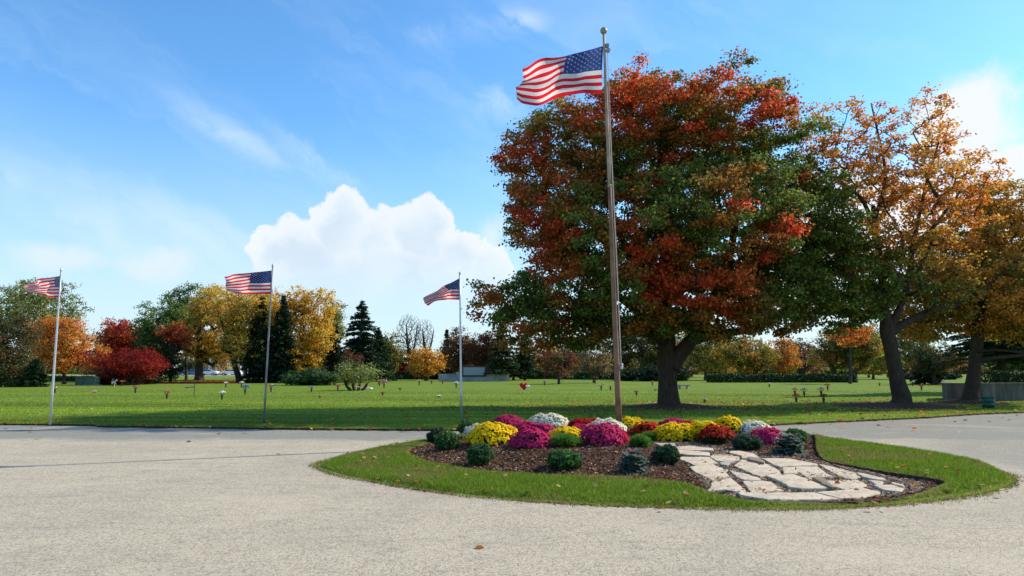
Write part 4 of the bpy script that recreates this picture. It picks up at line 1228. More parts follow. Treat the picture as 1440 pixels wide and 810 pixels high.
def hedge(xa, xb, base_y, top_y, label, Y=None, thick=1.1, seed=1, pal=None, name='hedge', Yb=None, lift=0.0):
    if Y is None: Y = GY(base_y)
    Yb = Yb or Y
    s = Y / 950; rg = np.random.default_rng(seed)
    a = P(xa, base_y, Y); b_ = P(xb, base_y, Yb)
    h = P(xa, top_y, Y)[2]
    base = (a + b_) / 2; base[2] = 0.04 + lift
    h -= lift + .04
    L_ = np.linalg.norm(b_[:2] - a[:2]); ang = math.atan2(b_[1] - a[1], b_[0] - a[0])
    root = empty(name, base, label, 'hedge', rz=ang)
    mb = MB()
    # twiggy core
    k = max(3, int(L_ / 1.5))
    vs = []
    for i in range(k):
        x = -L_ / 2 + L_ * (i + .5) / k
        mb.tube([(x, 0, 0), (x + .05, 0, h * .5), (x, .05, h * .85)], [.05, .03, .02], 5)
    mb.tube([(-L_ / 2 + .3, 0, .03), (L_ / 2 - .3, 0, .03)], .03, 5)
    mb.build('stem', BARK, root)
    A = L_ * h * 2 + L_ * thick
    n = int(A / (s * s) * 1.5)
    n = min(n, 90000)
    # shell of leaves on a clipped box
    u = rg.random(n)
    face = rg.choice(4, n, p=[.42, .34, .2, .04])
    X = (u - .5) * L_
    top = (1 + .05 * np.sin(X * 1.3 + seed) + .03 * np.sin(X * 4.1)) * h
    Yv = np.where(face == 0, -thick / 2, np.where(face == 2, thick / 2, (rg.random(n) - .5) * thick))
    Z = np.where((face == 0) | (face == 2), rg.random(n) * top, top)
    X = np.where(face == 3, np.where(rg.random(n) < .5, -L_ / 2, L_ / 2), X); Z = np.where(face == 3, rg.random(n) * top, Z)
    C = np.column_stack([X, Yv, Z]) + rg.normal(0, 1.0 * s, (n, 3)) * [1, 1, .6]
    C[:, 2] = np.clip(C[:, 2], .0, None)
    inn = rg.random(n) < .25
    C[inn, 1] *= .5
    N = unit(rg.normal(0, .7, (n, 3)) + np.column_stack([np.zeros(n), np.where(face == 0, -1, np.where(face == 2, 1, 0)), np.where(face == 1, 1, .2)]))
    pal_ = np.array(pal or [(0.035, 0.065, 0.02), (0.045, 0.08, 0.024), (0.026, 0.05, 0.015)])
    cols = pal_[rg.integers(len(pal_), size=n)]
    V = leaf_polys(C, N, 2.3 * s * rg.uniform(.7, 1.3, n), .75)
    link('foliage', big_mesh('foliage', V, 4, jit_cols(cols, n, .08, .25)), NEEDLE, root)
    return root
hedge(522, 594, 534, 524, 'clipped dark hedge between light green tree and amber tree', seed=1)
hedge(732, 868, 533.5, 524.5, 'clipped dark hedge from the monument to the tall flagpole', seed=2)
hedge(996, 1202, 538.5, 527.5, 'long clipped hedge beyond the lawn under orange trees', seed=3)
hedge(66, 128, 537, 530, 'dark low hedge behind the green utility box', Y=84, seed=4)
hedge(1380, 1480, 545, 523, 'dark clipped hedge rising behind the concrete wall', Y=38, seed=5, thick=1.4)

# ------------------------------------------------------------------ flags
def mat_cloth(name, c):
    m, nt, out = new_mat(name)
    v = objcoord(nt)
    n = texnoise(nt, v, 3, 3)
    col = ramp(nt, n, [(0.3, tuple(x * .9 for x in c)), (0.7, c)])
    p = nt.nodes.new('ShaderNodeBsdfPrincipled'); lk(nt, col, p.inputs['Base Color']); p.inputs['Roughness'].default_value = .75
    p.inputs['Specular IOR Level'].default_value = .2
    t = nt.nodes.new('ShaderNodeBsdfTranslucent'); lk(nt, col, t.inputs['Color'])
    mx = nt.nodes.new('ShaderNodeMixShader'); mx.inputs[0].default_value = .5
    lk(nt, p.outputs[0], mx.inputs[1]); lk(nt, t.outputs[0], mx.inputs[2]); lk(nt, mx.outputs[0], out.inputs['Surface'])
    return m
CLOTH = [mat_cloth('flag_red', (0.78, 0.022, 0.035)), mat_cloth('flag_white', (0.82, 0.80, 0.78)), mat_cloth('flag_blue', (0.045, 0.08, 0.27)), mat_cloth('star_white', (0.8, 0.8, 0.8))]
CLOTHD = [CLOTH[0], CLOTH[1], mat_cloth('flag_navy', (0.02, 0.035, 0.16)), CLOTH[3]]

def flag(rows, Y, label, hoistx, mats, wave=0.12, phase=0.0, cu=.42, nu=52):
    """rows: list of (v, [(u, px, py), ...]) seen outline of the cloth at depth Y; v 0 top..1 bottom"""
    vsr = [r[0] for r in rows]
    def surf(u, v):
        xs = []; ys = []
        for _, r in rows:
            uu = [a[0] for a in r]
            xs.append(np.interp(u, uu, [a[1] for a in r])); ys.append(np.interp(u, uu, [a[2] for a in r]))
        px = np.interp(v, vsr, xs); py = np.interp(v, vsr, ys)
        amp = wave * min(1, u * 2.5)
        py += 0.0
        w = amp * (math.sin(u * 7.5 + v * 2.2 + phase) + .45 * math.sin(u * 15 - v * 4 + phase * 2) + .25 * math.sin(u * 5 + v * 11 + phase))
        p = P(px, py, Y)
        s = Y / 950
        return np.array([p[0] + .12 * w, Y + w, p[2] + 0.05 * w])
    o0 = surf(0, 0)
    root = None
    NV = 26
    grid = []
    rowsm = []
    us = sorted(set(list(np.linspace(0, cu, 22)) + list(np.linspace(cu, 1, nu - 21))))
    us = np.array(us)
    V = []; Fc = []; mi = []
    nU = len(us)
    for j in range(NV + 1):
        for u in us:
            V.append(surf(u, j / NV) - o0)
    for j in range(NV):
        st = j // 2
        for i in range(nU - 1):
            a = j * nU + i
            Fc.append((a, a + 1, a + nU + 1, a + nU))
            um = (us[i] + us[i + 1]) / 2
            mi.append(2 if (um < cu and st < 7) else (0 if st % 2 == 0 else 1))
    # stars, stitched on both faces
    for r in range(9):
        k = 6 if r % 2 == 0 else 5
        for c in range(k):
            v = (7 / 13) * (r + 1) / 10
            u = cu * ((c * 2 + 1) if k == 6 else (c * 2 + 2)) / 12
            e = 1e-3
            p = surf(u, v); du = (surf(u + e, v) - p) / e; dv = (surf(u, v + e) - p) / e
            nn = np.cross(du, dv); nn /= np.linalg.norm(nn)
            ax = du / np.linalg.norm(du); ay = np.cross(nn, ax)
            R = 0.031 * np.linalg.norm(dv)
            for sgn in (1, -1):
                b0 = len(V)
                c0 = p - o0 + nn * sgn * 0.004
                V.append(c0)
                for t in range(10):
                    rr = R if t % 2 == 0 else R * .42
                    th = math.pi / 2 + t * math.pi / 5
                    V.append(c0 + ax * rr * math.cos(th) + ay * rr * math.sin(th))
                for t in range(10):
                    Fc.append((b0, b0 + 1 + t, b0 + 1 + (t + 1) % 10)); mi.append(3)
    me = bpy.data.meshes.new('flag')
    me.from_pydata([tuple(map(float, v)) for v in V], [], Fc)
    me.polygons.foreach_set('material_index', mi)
    me.polygons.foreach_set('use_smooth', [True] * len(Fc))
    me.update()
    o = link('flag', me, mats, loc=o0)
    tag(o, label, 'flag', 'national flags on poles')
    return o

def flagpole(pb, pt, r0, r1, label, lower, upper, split=.0, ballr=.0, ropey=None):
    """pb, pt world base/top points"""
    pb = np.array(pb); pt = np.array(pt)
    root = empty('flagpole', pb, label, 'flagpole', 'flagpoles')
    d = pt - pb
    n = 16
    if split > 0:
        mb = MB(); mb.tube([d * t for t in np.linspace(0, split, 8)], list(np.interp(np.linspace(0, split, 8), [0, 1], [r0, r1])), n)
        mb.build('lower_pole', lower, root, smooth=True)
        mb = MB(); mb.tube([d * t for t in np.linspace(split, 1, 8)], list(np.interp(np.linspace(split, 1, 8), [0, 1], [r0 * .93, r1])), n)
        mb.tube([d * (split - .004), d * (split + .004)], [r0 * .66, r0 * .66], n)
        mb.build('upper_pole', upper, root, smooth=True)
    else:
        mb = MB(); mb.tube([d * t for t in np.linspace(0, 1, 6)], list(np.interp(np.linspace(0, 1, 6), [0, 1], [r0, r1])), 12)
        mb.build('shaft', upper, root, smooth=True)
    if ballr:
        mb = MB(); mb.lathe([(0.001, -ballr)] + [(ballr * math.cos(a), ballr * math.sin(a)) for a in np.linspace(-1.35, 1.35, 10)] + [(0.001, ballr)], d + np.array([0, 0, ballr * .8]), 16)
        mb.build('ball_finial', BALL, root, smooth=True)
        mb = MB()
        q = d * .965
        mb.box(q[0] + .03, q[0] + .11, q[1] - .04, q[1] + .04, q[2] - .02, q[2] + .06); mb.tube([q + [.09, -.03, -.10], q + [.09, .03, -.10]], .055, 10)
        mb.build('pulley', DULL, root)
    else:
        mb = MB(); mb.lathe([(r1 * 1.3, 0), (r1 * 1.6, .03), (r1 * 1.3, .06), (.004, .09)], d, 10)
        mb.build('cap', GALV, root)
    return root, d

# tall pole
pb = G(871, 607, 0.18); Yp = pb[1]
pt = P(849, 47, Yp)
root, d = flagpole(pb, pt, .072, .031, 'tallest flagpole, rusty brown below and silver above, planted in the flower bed', mat_simple('rusty_brown_paint', (0.22, 0.125, 0.07), .7, .3, var=.5, scale=2.2, bmp=.3), mat_simple('flaked_steel', (0.31, 0.245, 0.175), .65, .3, metal=0, var=.4, scale=2.5, bmp=.2), split=.60, ballr=.085)
mb = MB()
tr = lambda t, off, dy=-.0: tuple(d * t + np.array([off, dy, 0]))
mb.tube([tr(.158, .095), tr(.35, .085, -.02), tr(.6, .07, -.01), tr(.8, .055, 0), tr(.955, .07, 0)], .005, 6)
mb.tube([tr(.158, .105), tr(.4, .105, .02), tr(.7, .08, .02), tr(.955, .08, 0)], .005, 6)
mb.build('halyard', ROPE, root)
mb = MB()
q = np.array(tr(.155, .08, 0))
mb.tube([q + [.0, 0, -.09], q + [.035, 0, -.03], q + [.035, 0, .03], q + [0, 0, .09]], [.012, .018, .018, .012], 8)
mb.build('cleat', DULL, root, smooth=True)
mb = MB()
for k in range(6):
    a = k * 1.1
    mb.tube([q + [.02 + .03 * math.cos(t + a), .045 * math.sin(t + a) - .01, .06 * math.sin(t * 1.3 + k)] for t in np.linspace(0, 5.5, 14)], .012, 5)
mb.build('rope_knot', ROPE, root, smooth=True)
mb = MB(); q1 = P(849.5, 130, Yp) - pb
mb.tube([q1 + [-.05, 0, 0], q1 + [.07, 0, .0]], .02, 6); mb.build('snap_hook', DULL, root)

Z4 = lambda x, y: (700 + x / 5.4, 30 + y / 5.4)
def rw(zf, v, pts): return (v, [(u,) + zf(x, y) for u, x, y in pts])
flag([rw(Z4, 0, [(0, 800, 188), (.2, 700, 203), (.42, 528, 256), (.6, 410, 290), (.8, 290, 315), (1, 182, 342)]),
      rw(Z4, .27, [(0, 796, 285), (.2, 670, 290), (.42, 510, 340), (.6, 400, 370), (.8, 300, 395), (1, 186, 420)]),
      rw(Z4, .54, [(0, 792, 370), (.2, 660, 376), (.42, 500, 418), (.6, 400, 455), (.8, 280, 480), (1, 160, 478)]),
      rw(Z4, .60, [(0, 792, 398), (.2, 660, 404), (.42, 500, 448), (.6, 390, 488), (.8, 270, 500), (1, 134, 490)]),
      rw(Z4, 1, [(0, 792, 546), (.2, 660, 553), (.42, 500, 575), (.6, 400, 600), (.8, 290, 618), (.93, 180, 622), (1, 148, 600)])], Yp, 'largest flag, flying from the tallest pole above the red maple', 849, CLOTH, wave=.14, cu=.42)

ZB = lambda x, y: (300 + x / 10.125, 360 + y / 10.125)
ZC = lambda x, y: (580 + x / 11.57, 370 + y / 11.57)
ZA = lambda x, y: (0 + x / 6.75, 380 + y / 6.75)
# left pole
p1 = G(70.5, 597, .05); root, d = flagpole(p1, P(86, 381, p1[1]), .034, .022, 'silver flagpole by the road edge before the orange tree', GALV, GALV)
flag([rw(ZA, 0, [(0, 585, 50), (.25, 515, 63), (.6, 385, 90), (1, 237, 133)]), rw(ZA, .54, [(0, 582, 155), (.25, 535, 165), (.6, 400, 178), (1, 240, 168)]),
      rw(ZA, 1, [(0, 576, 258), (.25, 490, 258), (.6, 390, 235), (.85, 300, 212), (1, 262, 205)])], p1[1], 'flag on the silver pole before the orange tree, blue part narrow', 86, CLOTHD, wave=.10, phase=1.3, cu=.22)
p1 = G(371, 594, .05); root, d = flagpole(p1, P(383.5, 375, p1[1]), .033, .022, 'dull flagpole by the road edge before the dark cedars', DULL, DULL)
flag([rw(ZB, 0, [(0, 828, 205), (.40, 550, 235), (.7, 300, 268), (1, 140, 293)]), rw(ZB, .54, [(0, 822, 382), (.40, 556, 392), (.7, 360, 412), (1, 162, 430)]),
      rw(ZB, .8, [(0, 818, 470), (.40, 556, 478), (.7, 360, 485), (1, 185, 480)]), rw(ZB, 1, [(0, 812, 538), (.40, 556, 545), (.7, 390, 538), (.9, 280, 515), (1, 215, 495)])], p1[1], 'flag held straight out over the golden trees', 383, CLOTHD, wave=.08, phase=.4, cu=.41)
p1 = G(649, 594, .05); root, d = flagpole(p1, P(646.5, 386, p1[1]), .036, .022, 'silver flagpole by the road edge before the monument', GALV, GALV)
flag([rw(ZC, 0, [(0, 768, 242), (.42, 540, 372), (.7, 350, 465), (1, 178, 558)]), rw(ZC, .54, [(0, 768, 430), (.30, 640, 432), (.42, 585, 445), (.7, 400, 520), (1, 205, 610)]),
      rw(ZC, .8, [(0, 768, 520), (.42, 520, 530), (.7, 390, 560), (1, 215, 650)]), rw(ZC, 1, [(0, 768, 598), (.35, 570, 590), (.55, 430, 600), (.75, 370, 630), (1, 262, 697)])], p1[1], 'flag drooping and twisted against pale cloud before the monument', 646, CLOTHD, wave=.12, phase=2.2, cu=.42)

# ------------------------------------------------------------------ flowers in the bed
def mum(px, by, w, top, colr, label, sparse=0.0, big=1.0, seed=1, cols2=None):
    rg = np.random.default_rng(seed)
    base = Gb(px, by)
    s = base[1] / 950
    R = w / 2 * s * 1.11
    Hh = (by - top) * s * .80
    base[1] += .72 * R; base[0] *= base[1] / (base[1] - .72 * R); base[2] = float(bed_h(base[0:1], base[1:2])[0])
    root = empty('chrysanthemum', base, label, 'chrysanthemum', 'potted mums planted in the island bed')
    # leafy mound under the blossom
    n = int(1500 * (R / .45) ** 2)
    d = unit(rg.normal(size=(n, 3))); d[:, 2] = np.abs(d[:, 2])
    rr = rg.uniform(.35, .93, n)[:, None]
    C = d * rr * np.array([R, R * .9, Hh]) * np.array([.93, .93, .95])
    N = unit(d + rg.normal(0, .6, (n, 3)))
    V = leaf_polys(C, N, rg.uniform(.035, .065, n), .7)
    g = np.array([(0.035, 0.075, 0.02), (0.05, 0.10, 0.028), (0.025, 0.05, 0.015)])[rg.integers(3, size=n)]
    link('foliage', big_mesh('foliage', V, 4, jit_cols(g, n, .08, .2)), LEAF, root)
    mb = MB()
    for k in range(7):
        th = k * .9
        mb.tube([(0, 0, -.05), (.3 * R * math.cos(th), .3 * R * math.sin(th), Hh * .4), (.6 * R * math.cos(th), .6 * R * math.sin(th), Hh * .7)], [.014, .010, .005], 5)
    mb.build('stem', BARK, root)
    # blossoms
    m = int(1350 * (R / .45) ** 2 * (1 - sparse) / big ** 2)
    ph = rg.uniform(0, 2 * math.pi, m)
    lo = -.02 if not sparse else .30
    cz = rg.uniform(lo, 1, m) ** .85 if lo >= 0 else rg.uniform(0.04, 1, m)
    cz = np.clip(cz, 0.03, 1)
    rx = np.sqrt(1 - cz ** 2)
    D = np.column_stack([rx * np.cos(ph), rx * np.sin(ph), cz])
    lump = np.array([noise.noise(Vector((q[0] * 3.2 + seed, q[1] * 3.2, q[2] * 3.2))) for q in D])
    # gaps low down, ragged hem
    keep = rg.random(m) < np.clip(.25 + cz * 2.6 + lump * 1.1, .16, 1) * np.clip(1.25 + lump * (.6 if not sparse else 1.6), .1, 1)
    D, lump, cz = D[keep], lump[keep], cz[keep]; m = len(D)
    shape = 1 + .16 * lump[:, None] + .05 * np.sin(3 * np.arctan2(D[:, 1:2], D[:, 0:1]) + seed)
    C = D * np.array([R, R * .92, Hh]) * shape * rg.uniform(.93, 1.04, (m, 1))
    N = unit(D * np.array([1, 1, 1.3]) + rg.normal(0, .22, (m, 3)) + np.array([0, 0, .25]))
    T = unit(np.cross(N, rg.normal(size=(m, 3)))); B = np.cross(N, T)
    r = rg.uniform(.019, .030, m)[:, None] * big
    base_c = np.array(colr)
    quads = []; qc = []
    K = 5
    rot = rg.uniform(0, 6.28, m)
    for layer, (rs, zs, cm) in enumerate(((1.0, 0.0, .92), (.62, .35, 1.08))):
        for k in range(K):
            a = rot + 2 * math.pi * k / K + layer * .6
            dr = T * np.cos(a)[:, None] + B * np.sin(a)[:, None]
            sd = -T * np.sin(a)[:, None] + B * np.cos(a)[:, None]
            c0 = C + N * r * zs
            p0 = c0; p1_ = c0 + dr * r * rs * .62 + sd * r * rs * .45 + N * r * .22; p2_ = c0 + dr * r * rs * 1.05 + N * r * .02; p3_ = c0 + dr * r * rs * .62 - sd * r * rs * .45 + N * r * .22
            quads.append(np.stack([p0, p1_, p2_, p3_], axis=1)); qc.append(np.tile(base_c * cm, (m, 1)))
    V = np.concatenate(quads); c = np.concatenate(qc)
    jv = np.tile(np.clip(rg.normal(1, .10, (m, 1)), .6, 1.3), (2 * K, 1))
    if cols2 is not None:
        pick = np.tile(rg.random(m) < cols2[1], 2 * K); c[pick] = c[pick] / base_c * np.array(cols2[0])
    link('blossoms', big_mesh('blossoms', V, 4, np.clip(c * jv, 0, .95)), PETAL, root)
    return root
YL = (0.95, 0.68, 0.015); MG = (0.62, 0.04, 0.17); WH = (0.85, 0.82, 0.68); RD = (0.48, 0.016, 0.016); RD2 = (0.58, 0.03, 0.018)
K = 0
for a in [
 (678, 615, 46, 594, WH, 'white mum half hidden by the big yellow mum at the bed corner'),
 (692, 625, 67, 593, YL, 'big yellow mum at the corner nearest the third flagpole'),
 (713, 605, 42, 585, MG, 'magenta mum behind the corner yellow one'),
 (742, 613, 42, 592, MG, 'magenta mum in the middle row, left of its touching twin'),
 (764, 614, 40, 595, MG, 'magenta mum below the back white one, touching its twin'),
 (772, 604, 52, 584, WH, 'large white mum in the back row behind magenta pair'),
 (748, 638, 56, 610, MG, 'magenta mum in the front row beside the grassy green clump'),
 (798, 622, 51, 600, YL, 'yellow mum between the two front magenta mums'),
 (818, 605, 38, 588, RD, 'dark red mum in the back row left of the central white one'),
 (838, 603, 26, 587.5, RD2, 'small red mum peeping behind the central white one'),
 (815, 614, 36, 596, MG, 'magenta mum squeezed between yellow and dark red mums'),
 (854, 609, 50, 587, WH, 'white mum at the foot of the tall flagpole'),
 (862, 622, 42, 601, RD, 'dark red mum leaning against the flagpole foot'),
 (847, 639, 62, 604, MG, 'largest magenta mum in front of the tall flagpole'),
 (886, 606, 38, 584, YL, 'yellow mum just behind the tall flagpole'),
 (948, 604, 42, 588, MG, 'pink-magenta mum top behind the wide yellow mum'),
 (950, 621, 60, 593, YL, 'wide yellow mum above the start of the stone path'),
 (992, 609, 42, 589, YL, 'yellow mum behind the open red mum'),
 (1025, 610, 38, 587, YL, 'tallest yellow mum toward the right of the bed'),
 (1060, 613, 46, 591, WH, 'white mum near the road side end of the bed'),
 (1080, 625, 53, 600, MG, 'magenta mum next to the ornamental kale at the bed end')]:
    K += 1
    mum(*a, seed=200 + K)
mum(910, 615, 42, 590, RD2, 'loose red mum with leafy base between flagpole and yellow mum', sparse=.35, big=1.15, seed=301)
mum(969, 604, 24, 590, RD2, 'small red mum in the back row behind yellow mums', sparse=.2, seed=302)
mum(1007, 626, 46, 599, (0.50, 0.03, 0.015), 'open red mum with large separate blooms and dark leaves', sparse=.45, big=1.35, seed=303)

def green_ball(px, by, w, top, pal, label, seed=1, grassy=False, name='leafy_plant', lsz=.05, cat='plant', group=None):
    rg = np.random.default_rng(seed)
    base = Gb(px, by); s = base[1] / 950
    R = w / 2 * s * .95; Hh = (by - top) * s * .88
    base[1] += .45 * R; base[0] *= base[1] / (base[1] - .45 * R); base[2] = float(bed_h(base[0:1], base[1:2])[0])
    root = empty(name, base, label, cat, group)
    mb = MB(); mb.tube([(0, 0, -.05), (0, 0, Hh * .5)], [.025, .012], 6); mb.build('stem', BARK, root)
    pal_ = np.array(pal)
    if grassy:
        n = 3800
        th = rg.uniform(0, 6.283, n); r0 = np.sqrt(rg.random(n)) * .35 * R
        B0 = np.column_stack([r0 * np.cos(th), r0 * np.sin(th), np.zeros(n)])
        d = rg.normal(0, 1, (n, 3)); d[:, 2] = np.abs(d[:, 2]) + .3; d = unit(d)
        T0 = d * np.array([R, R * .9, Hh]) * rg.uniform(.6, 1.08, (n, 1))
        M0 = (B0 + T0) / 2 + np.array([0, 0, .12 * Hh])
        sd = unit(np.cross(d, rg.normal(size=(n, 3)))) * .006
        V = np.stack([B0 - sd, M0 - sd * 1.3, T0, M0 + sd * 1.3], axis=1)
    else:
        n = 4600
        d = unit(rg.normal(size=(n, 3)))
        lump = np.array([noise.noise(Vector((q[0] * 2.6 + seed, q[1] * 2.6, q[2] * 2.6))) for q in d])
        rr = (rg.uniform(.62, 1.06, n) * (1 + .32 * lump))[:, None]
        C = d * rr * np.array([R, R, Hh * .55]) + np.array([0, 0, Hh * .48])
        C[:, 2] = np.maximum(C[:, 2], .01)
        N = unit(d * .8 + rg.normal(0, .7, (n, 3)))
        V = leaf_polys(C, N, lsz * rg.uniform(.6, 1.5, n), .5, T=d + rg.normal(0, .9, (n, 3)))
    c = pal_[rg.integers(len(pal_), size=n)]
    link('foliage', big_mesh('foliage', V, 4, jit_cols(c, n, .07, .22)), LEAF, root)
    return root
KG = [(0.06, 0.155, 0.04), (0.10, 0.22, 0.06), (0.04, 0.10, 0.03)]
BRG = [(0.10, 0.23, 0.03), (0.14, 0.29, 0.045), (0.07, 0.17, 0.025)]
TG = 'green foliage plants between the mums'
green_ball(615, 623, 27, 603, [(0.03, 0.055, 0.035), (0.045, 0.07, 0.045)], 'dull dark green plant at the bed corner, behind the brighter one', 1, group=TG)
green_ball(628, 633, 35, 608, KG, 'curly green plant at the outermost bed corner', 2, group=TG)
green_ball(657, 611, 25, 591, KG, 'dark green plant behind the white mum by the road', 3, group=TG)
green_ball(674, 655, 37, 626, [(0.05, 0.12, 0.04), (0.035, 0.085, 0.03), (0.10, 0.18, 0.07)], 'rounded green plant alone in mulch before corner yellow mum', 4, group=TG)
green_ball(795, 642, 60, 620, BRG, 'spiky bright green clump between front magenta mums', 5, grassy=True, group=TG)
green_ball(793, 662, 46, 636, KG, 'rounded curly green plant in front of the spiky clump', 6, group=TG)
green_ball(901, 641, 40, 620, BRG, 'fresh grassy green tuft beside the magenta kale', 7, grassy=True, group=TG)
green_ball(938, 653, 36, 627, [(0.03, 0.075, 0.035), (0.045, 0.10, 0.045)], 'dark green ball plant at the left edge of the stone path', 8, group=TG)
green_ball(914, 620, 34, 605, BRG, 'leafy green tuft under the loose red mum', 9, grassy=True, group=TG)
green_ball(1051, 633, 39, 612, [(0.045, 0.095, 0.055), (0.06, 0.12, 0.065), (0.035, 0.07, 0.04)], 'blue-green spreading plant on the far side of the path', 10, group=TG)
green_ball(1042, 618, 24, 606, BRG, 'small bright green plant between red and white mums', 11, grassy=True, group=TG)
green_ball(1119, 622, 30, 603, KG, 'curly green plant at the road end of the bed', 12, group=TG)
green_ball(723, 612, 24, 598, BRG, 'small green sprig between back magenta mums', 13, grassy=True, group=TG)

def kale(px, by, w, top, label, seed):
    rg = np.random.default_rng(seed)
    base = Gb(px, by); s = base[1] / 950
    R = w / 2 * s; Hh = (by - top) * s
    root = empty('ornamental_kale', base, label, 'kale', 'ornamental kales')
    mb = MB(); mb.tube([(0, 0, -.05), (0, 0, Hh * .9)], [.03, .02], 8); mb.build('stem', BARK, root)
    def leafset(levels, name, colf):
        Vq = []; Cq = []
        for f, kk, rr, tilt in levels:
            for j in range(kk):
                th = 2 * math.pi * (j + rg.uniform(-.2, .2)) / kk + f * 9
                d = np.array([math.cos(th), math.sin(th), 0]); sd = np.array([-d[1], d[0], 0])
                L_ = R * rr * rg.uniform(.75, 1.15); tl = tilt * rg.uniform(.6, 1.35); W = L_ * .55
                z0 = Hh * f
                nseg = 6
                prev = None
                for q in range(nseg + 1):
                    t = q / nseg
                    cen = d * L_ * (.15 + .85 * t) + np.array([0, 0, z0 + L_ * (tl * t - .45 * t * t)])
                    wd = W * math.sin(math.pi * (.12 + .80 * t)) * (1 + .15 * rg.normal())
                    rf = .03 * L_ * (1 if q % 2 else -1) * t * 3
                    row = [cen - sd * wd + np.array([0, 0, .10 * wd + rf]), cen - sd * wd * .5 + [0, 0, -.02 * L_], cen, cen + sd * wd * .5 + [0, 0, -.02 * L_], cen + sd * wd + np.array([0, 0, .10 * wd - rf])]
                    if prev is not None:
                        for a in range(4):
                            Vq.append([prev[a], prev[a + 1], row[a + 1], row[a]])
                            Cq.append(colf(t, abs(a - 1.5)))
                    prev = row
        V = np.array(Vq); c = np.array(Cq)
        link(name, big_mesh(name, V, 4, jit_cols(c, len(V), .05, .1)), LEAF, root)
    leafset([(.02, 9, 1.25, .35), (.10, 11, 1.15, .55), (.20, 9, 1.05, .75), (.30, 11, .98, .85), (.42, 8, .85, 1.0), (.54, 9, .72, 1.1), (.66, 7, .55, 1.2)], 'outer_leaves',
            lambda t, e: np.array((0.07, 0.12, 0.08)) + (np.array((0.34, 0.40, 0.38)) - np.array((0.07, 0.12, 0.08))) * (.15 if e < 1 else .35) * t)
    leafset([(.70, 8, .50, .8), (.76, 7, .38, 1.1), (.80, 5, .22, 1.5)], 'inner_leaves', lambda t, e: np.array((0.50, 0.03, 0.22)) * (1 - .25 * t))
    return root
kale(892, 664, 37, 632, 'grey-green ornamental kale with pink heart left of the stone path', 1)
kale(1111, 638, 38, 611, 'grey-green ornamental kale with pink heart at the bed end beyond the path', 2)

# ------------------------------------------------------------------ graves' flowers
FM = {}
def fmat(c):
    k = tuple(c)
    if k not in FM:
        FM[k] = mat_simple('silk_petals', c, .8, .1, var=.15, scale=30)
    return FM[k]
COLS = {'red': (0.55, 0.03, 0.03), 'pink': (0.62, 0.16, 0.20), 'white': (0.8, 0.78, 0.74), 'orange': (0.62, 0.14, 0.03), 'blue': (0.03, 0.11, 0.48), 'yellow': (0.6, 0.42, 0.05), 'grey-blue': (0.22, 0.26, 0.33), 'brown': (0.24, 0.10, 0.07), 'dark red': (0.25, 0.03, 0.03)}
def bouquet(px, by, hpx, colors, label, vase=True, seed=1):
    rg = random.Random(seed)
    base = G(px, by, 0.05); s = base[1] / 950
    Hh = hpx * s * 1.3
    root = empty('grave_flowers', base, label, 'grave flowers', 'flower vases on the graves')
    vh = Hh * .5 if vase else 0.02
    if vase:
        mb = MB(); mb.lathe([(.045, -.03), (.05, .0), (.04, vh * .3), (.055, vh * .75), (.075, vh)], (0, 0, 0), 10); mb.build('vase', VASE, root, smooth=True)
    st = MB()
    n = 11
    R = max(.13, Hh * .38)
    heads = {c: MB() for c in colors}
    for i in range(n):
        th = i * 2.4; rr = R * math.sqrt((i + .3) / n)
        z = vh + (Hh - vh) * (1 - .45 * (rr / R) ** 2) * rg.uniform(.85, 1.0)
        p = np.array([rr * math.cos(th), rr * math.sin(th), z])
        st.tube([(0, 0, vh * .8), tuple(p)], [.008, .006], 4, cap=False)
        m = heads[colors[i % len(colors)]]
        hr = R * rg.uniform(.30, .42)
        # ruffled head: two rings of petals
        for ring, (r1, zz) in enumerate(((1.0, 0.0), (.6, .35))):
            for k in range(6):
                a = k * math.pi / 3 + ring * .5 + i
                d = np.array([math.cos(a), math.sin(a), 0]); sd = np.array([-d[1], d[0], 0])
                c0 = p + np.array([0, 0, hr * zz * .6])
                m.add([c0 - [0, 0, hr * .3], c0 + d * hr * r1 * .6 + sd * hr * r1 * .4, c0 + d * hr * r1 + [0, 0, hr * .15], c0 + d * hr * r1 * .6 - sd * hr * r1 * .4, c0 + [0, 0, hr * .45]],
                      [(0, 1, 4), (1, 2, 4), (2, 3, 4), (3, 0, 4)])
        for k in range(2):
            a = rg.uniform(0, 6.28); d = np.array([math.cos(a), math.sin(a), -.2]); sd = np.array([-d[1], d[0], 0])
            q = p - [0, 0, hr * .5]
            st.add([q, q + d * hr * .7 + sd * hr * .25, q + d * hr * 1.4, q + d * hr * .7 - sd * hr * .25], [(0, 1, 2, 3)])
    st.build('stems', fmat((0.03, 0.075, 0.02)), root)
    for c, m in heads.items():
        m.build('blooms', fmat(COLS[c]), root)
    return root
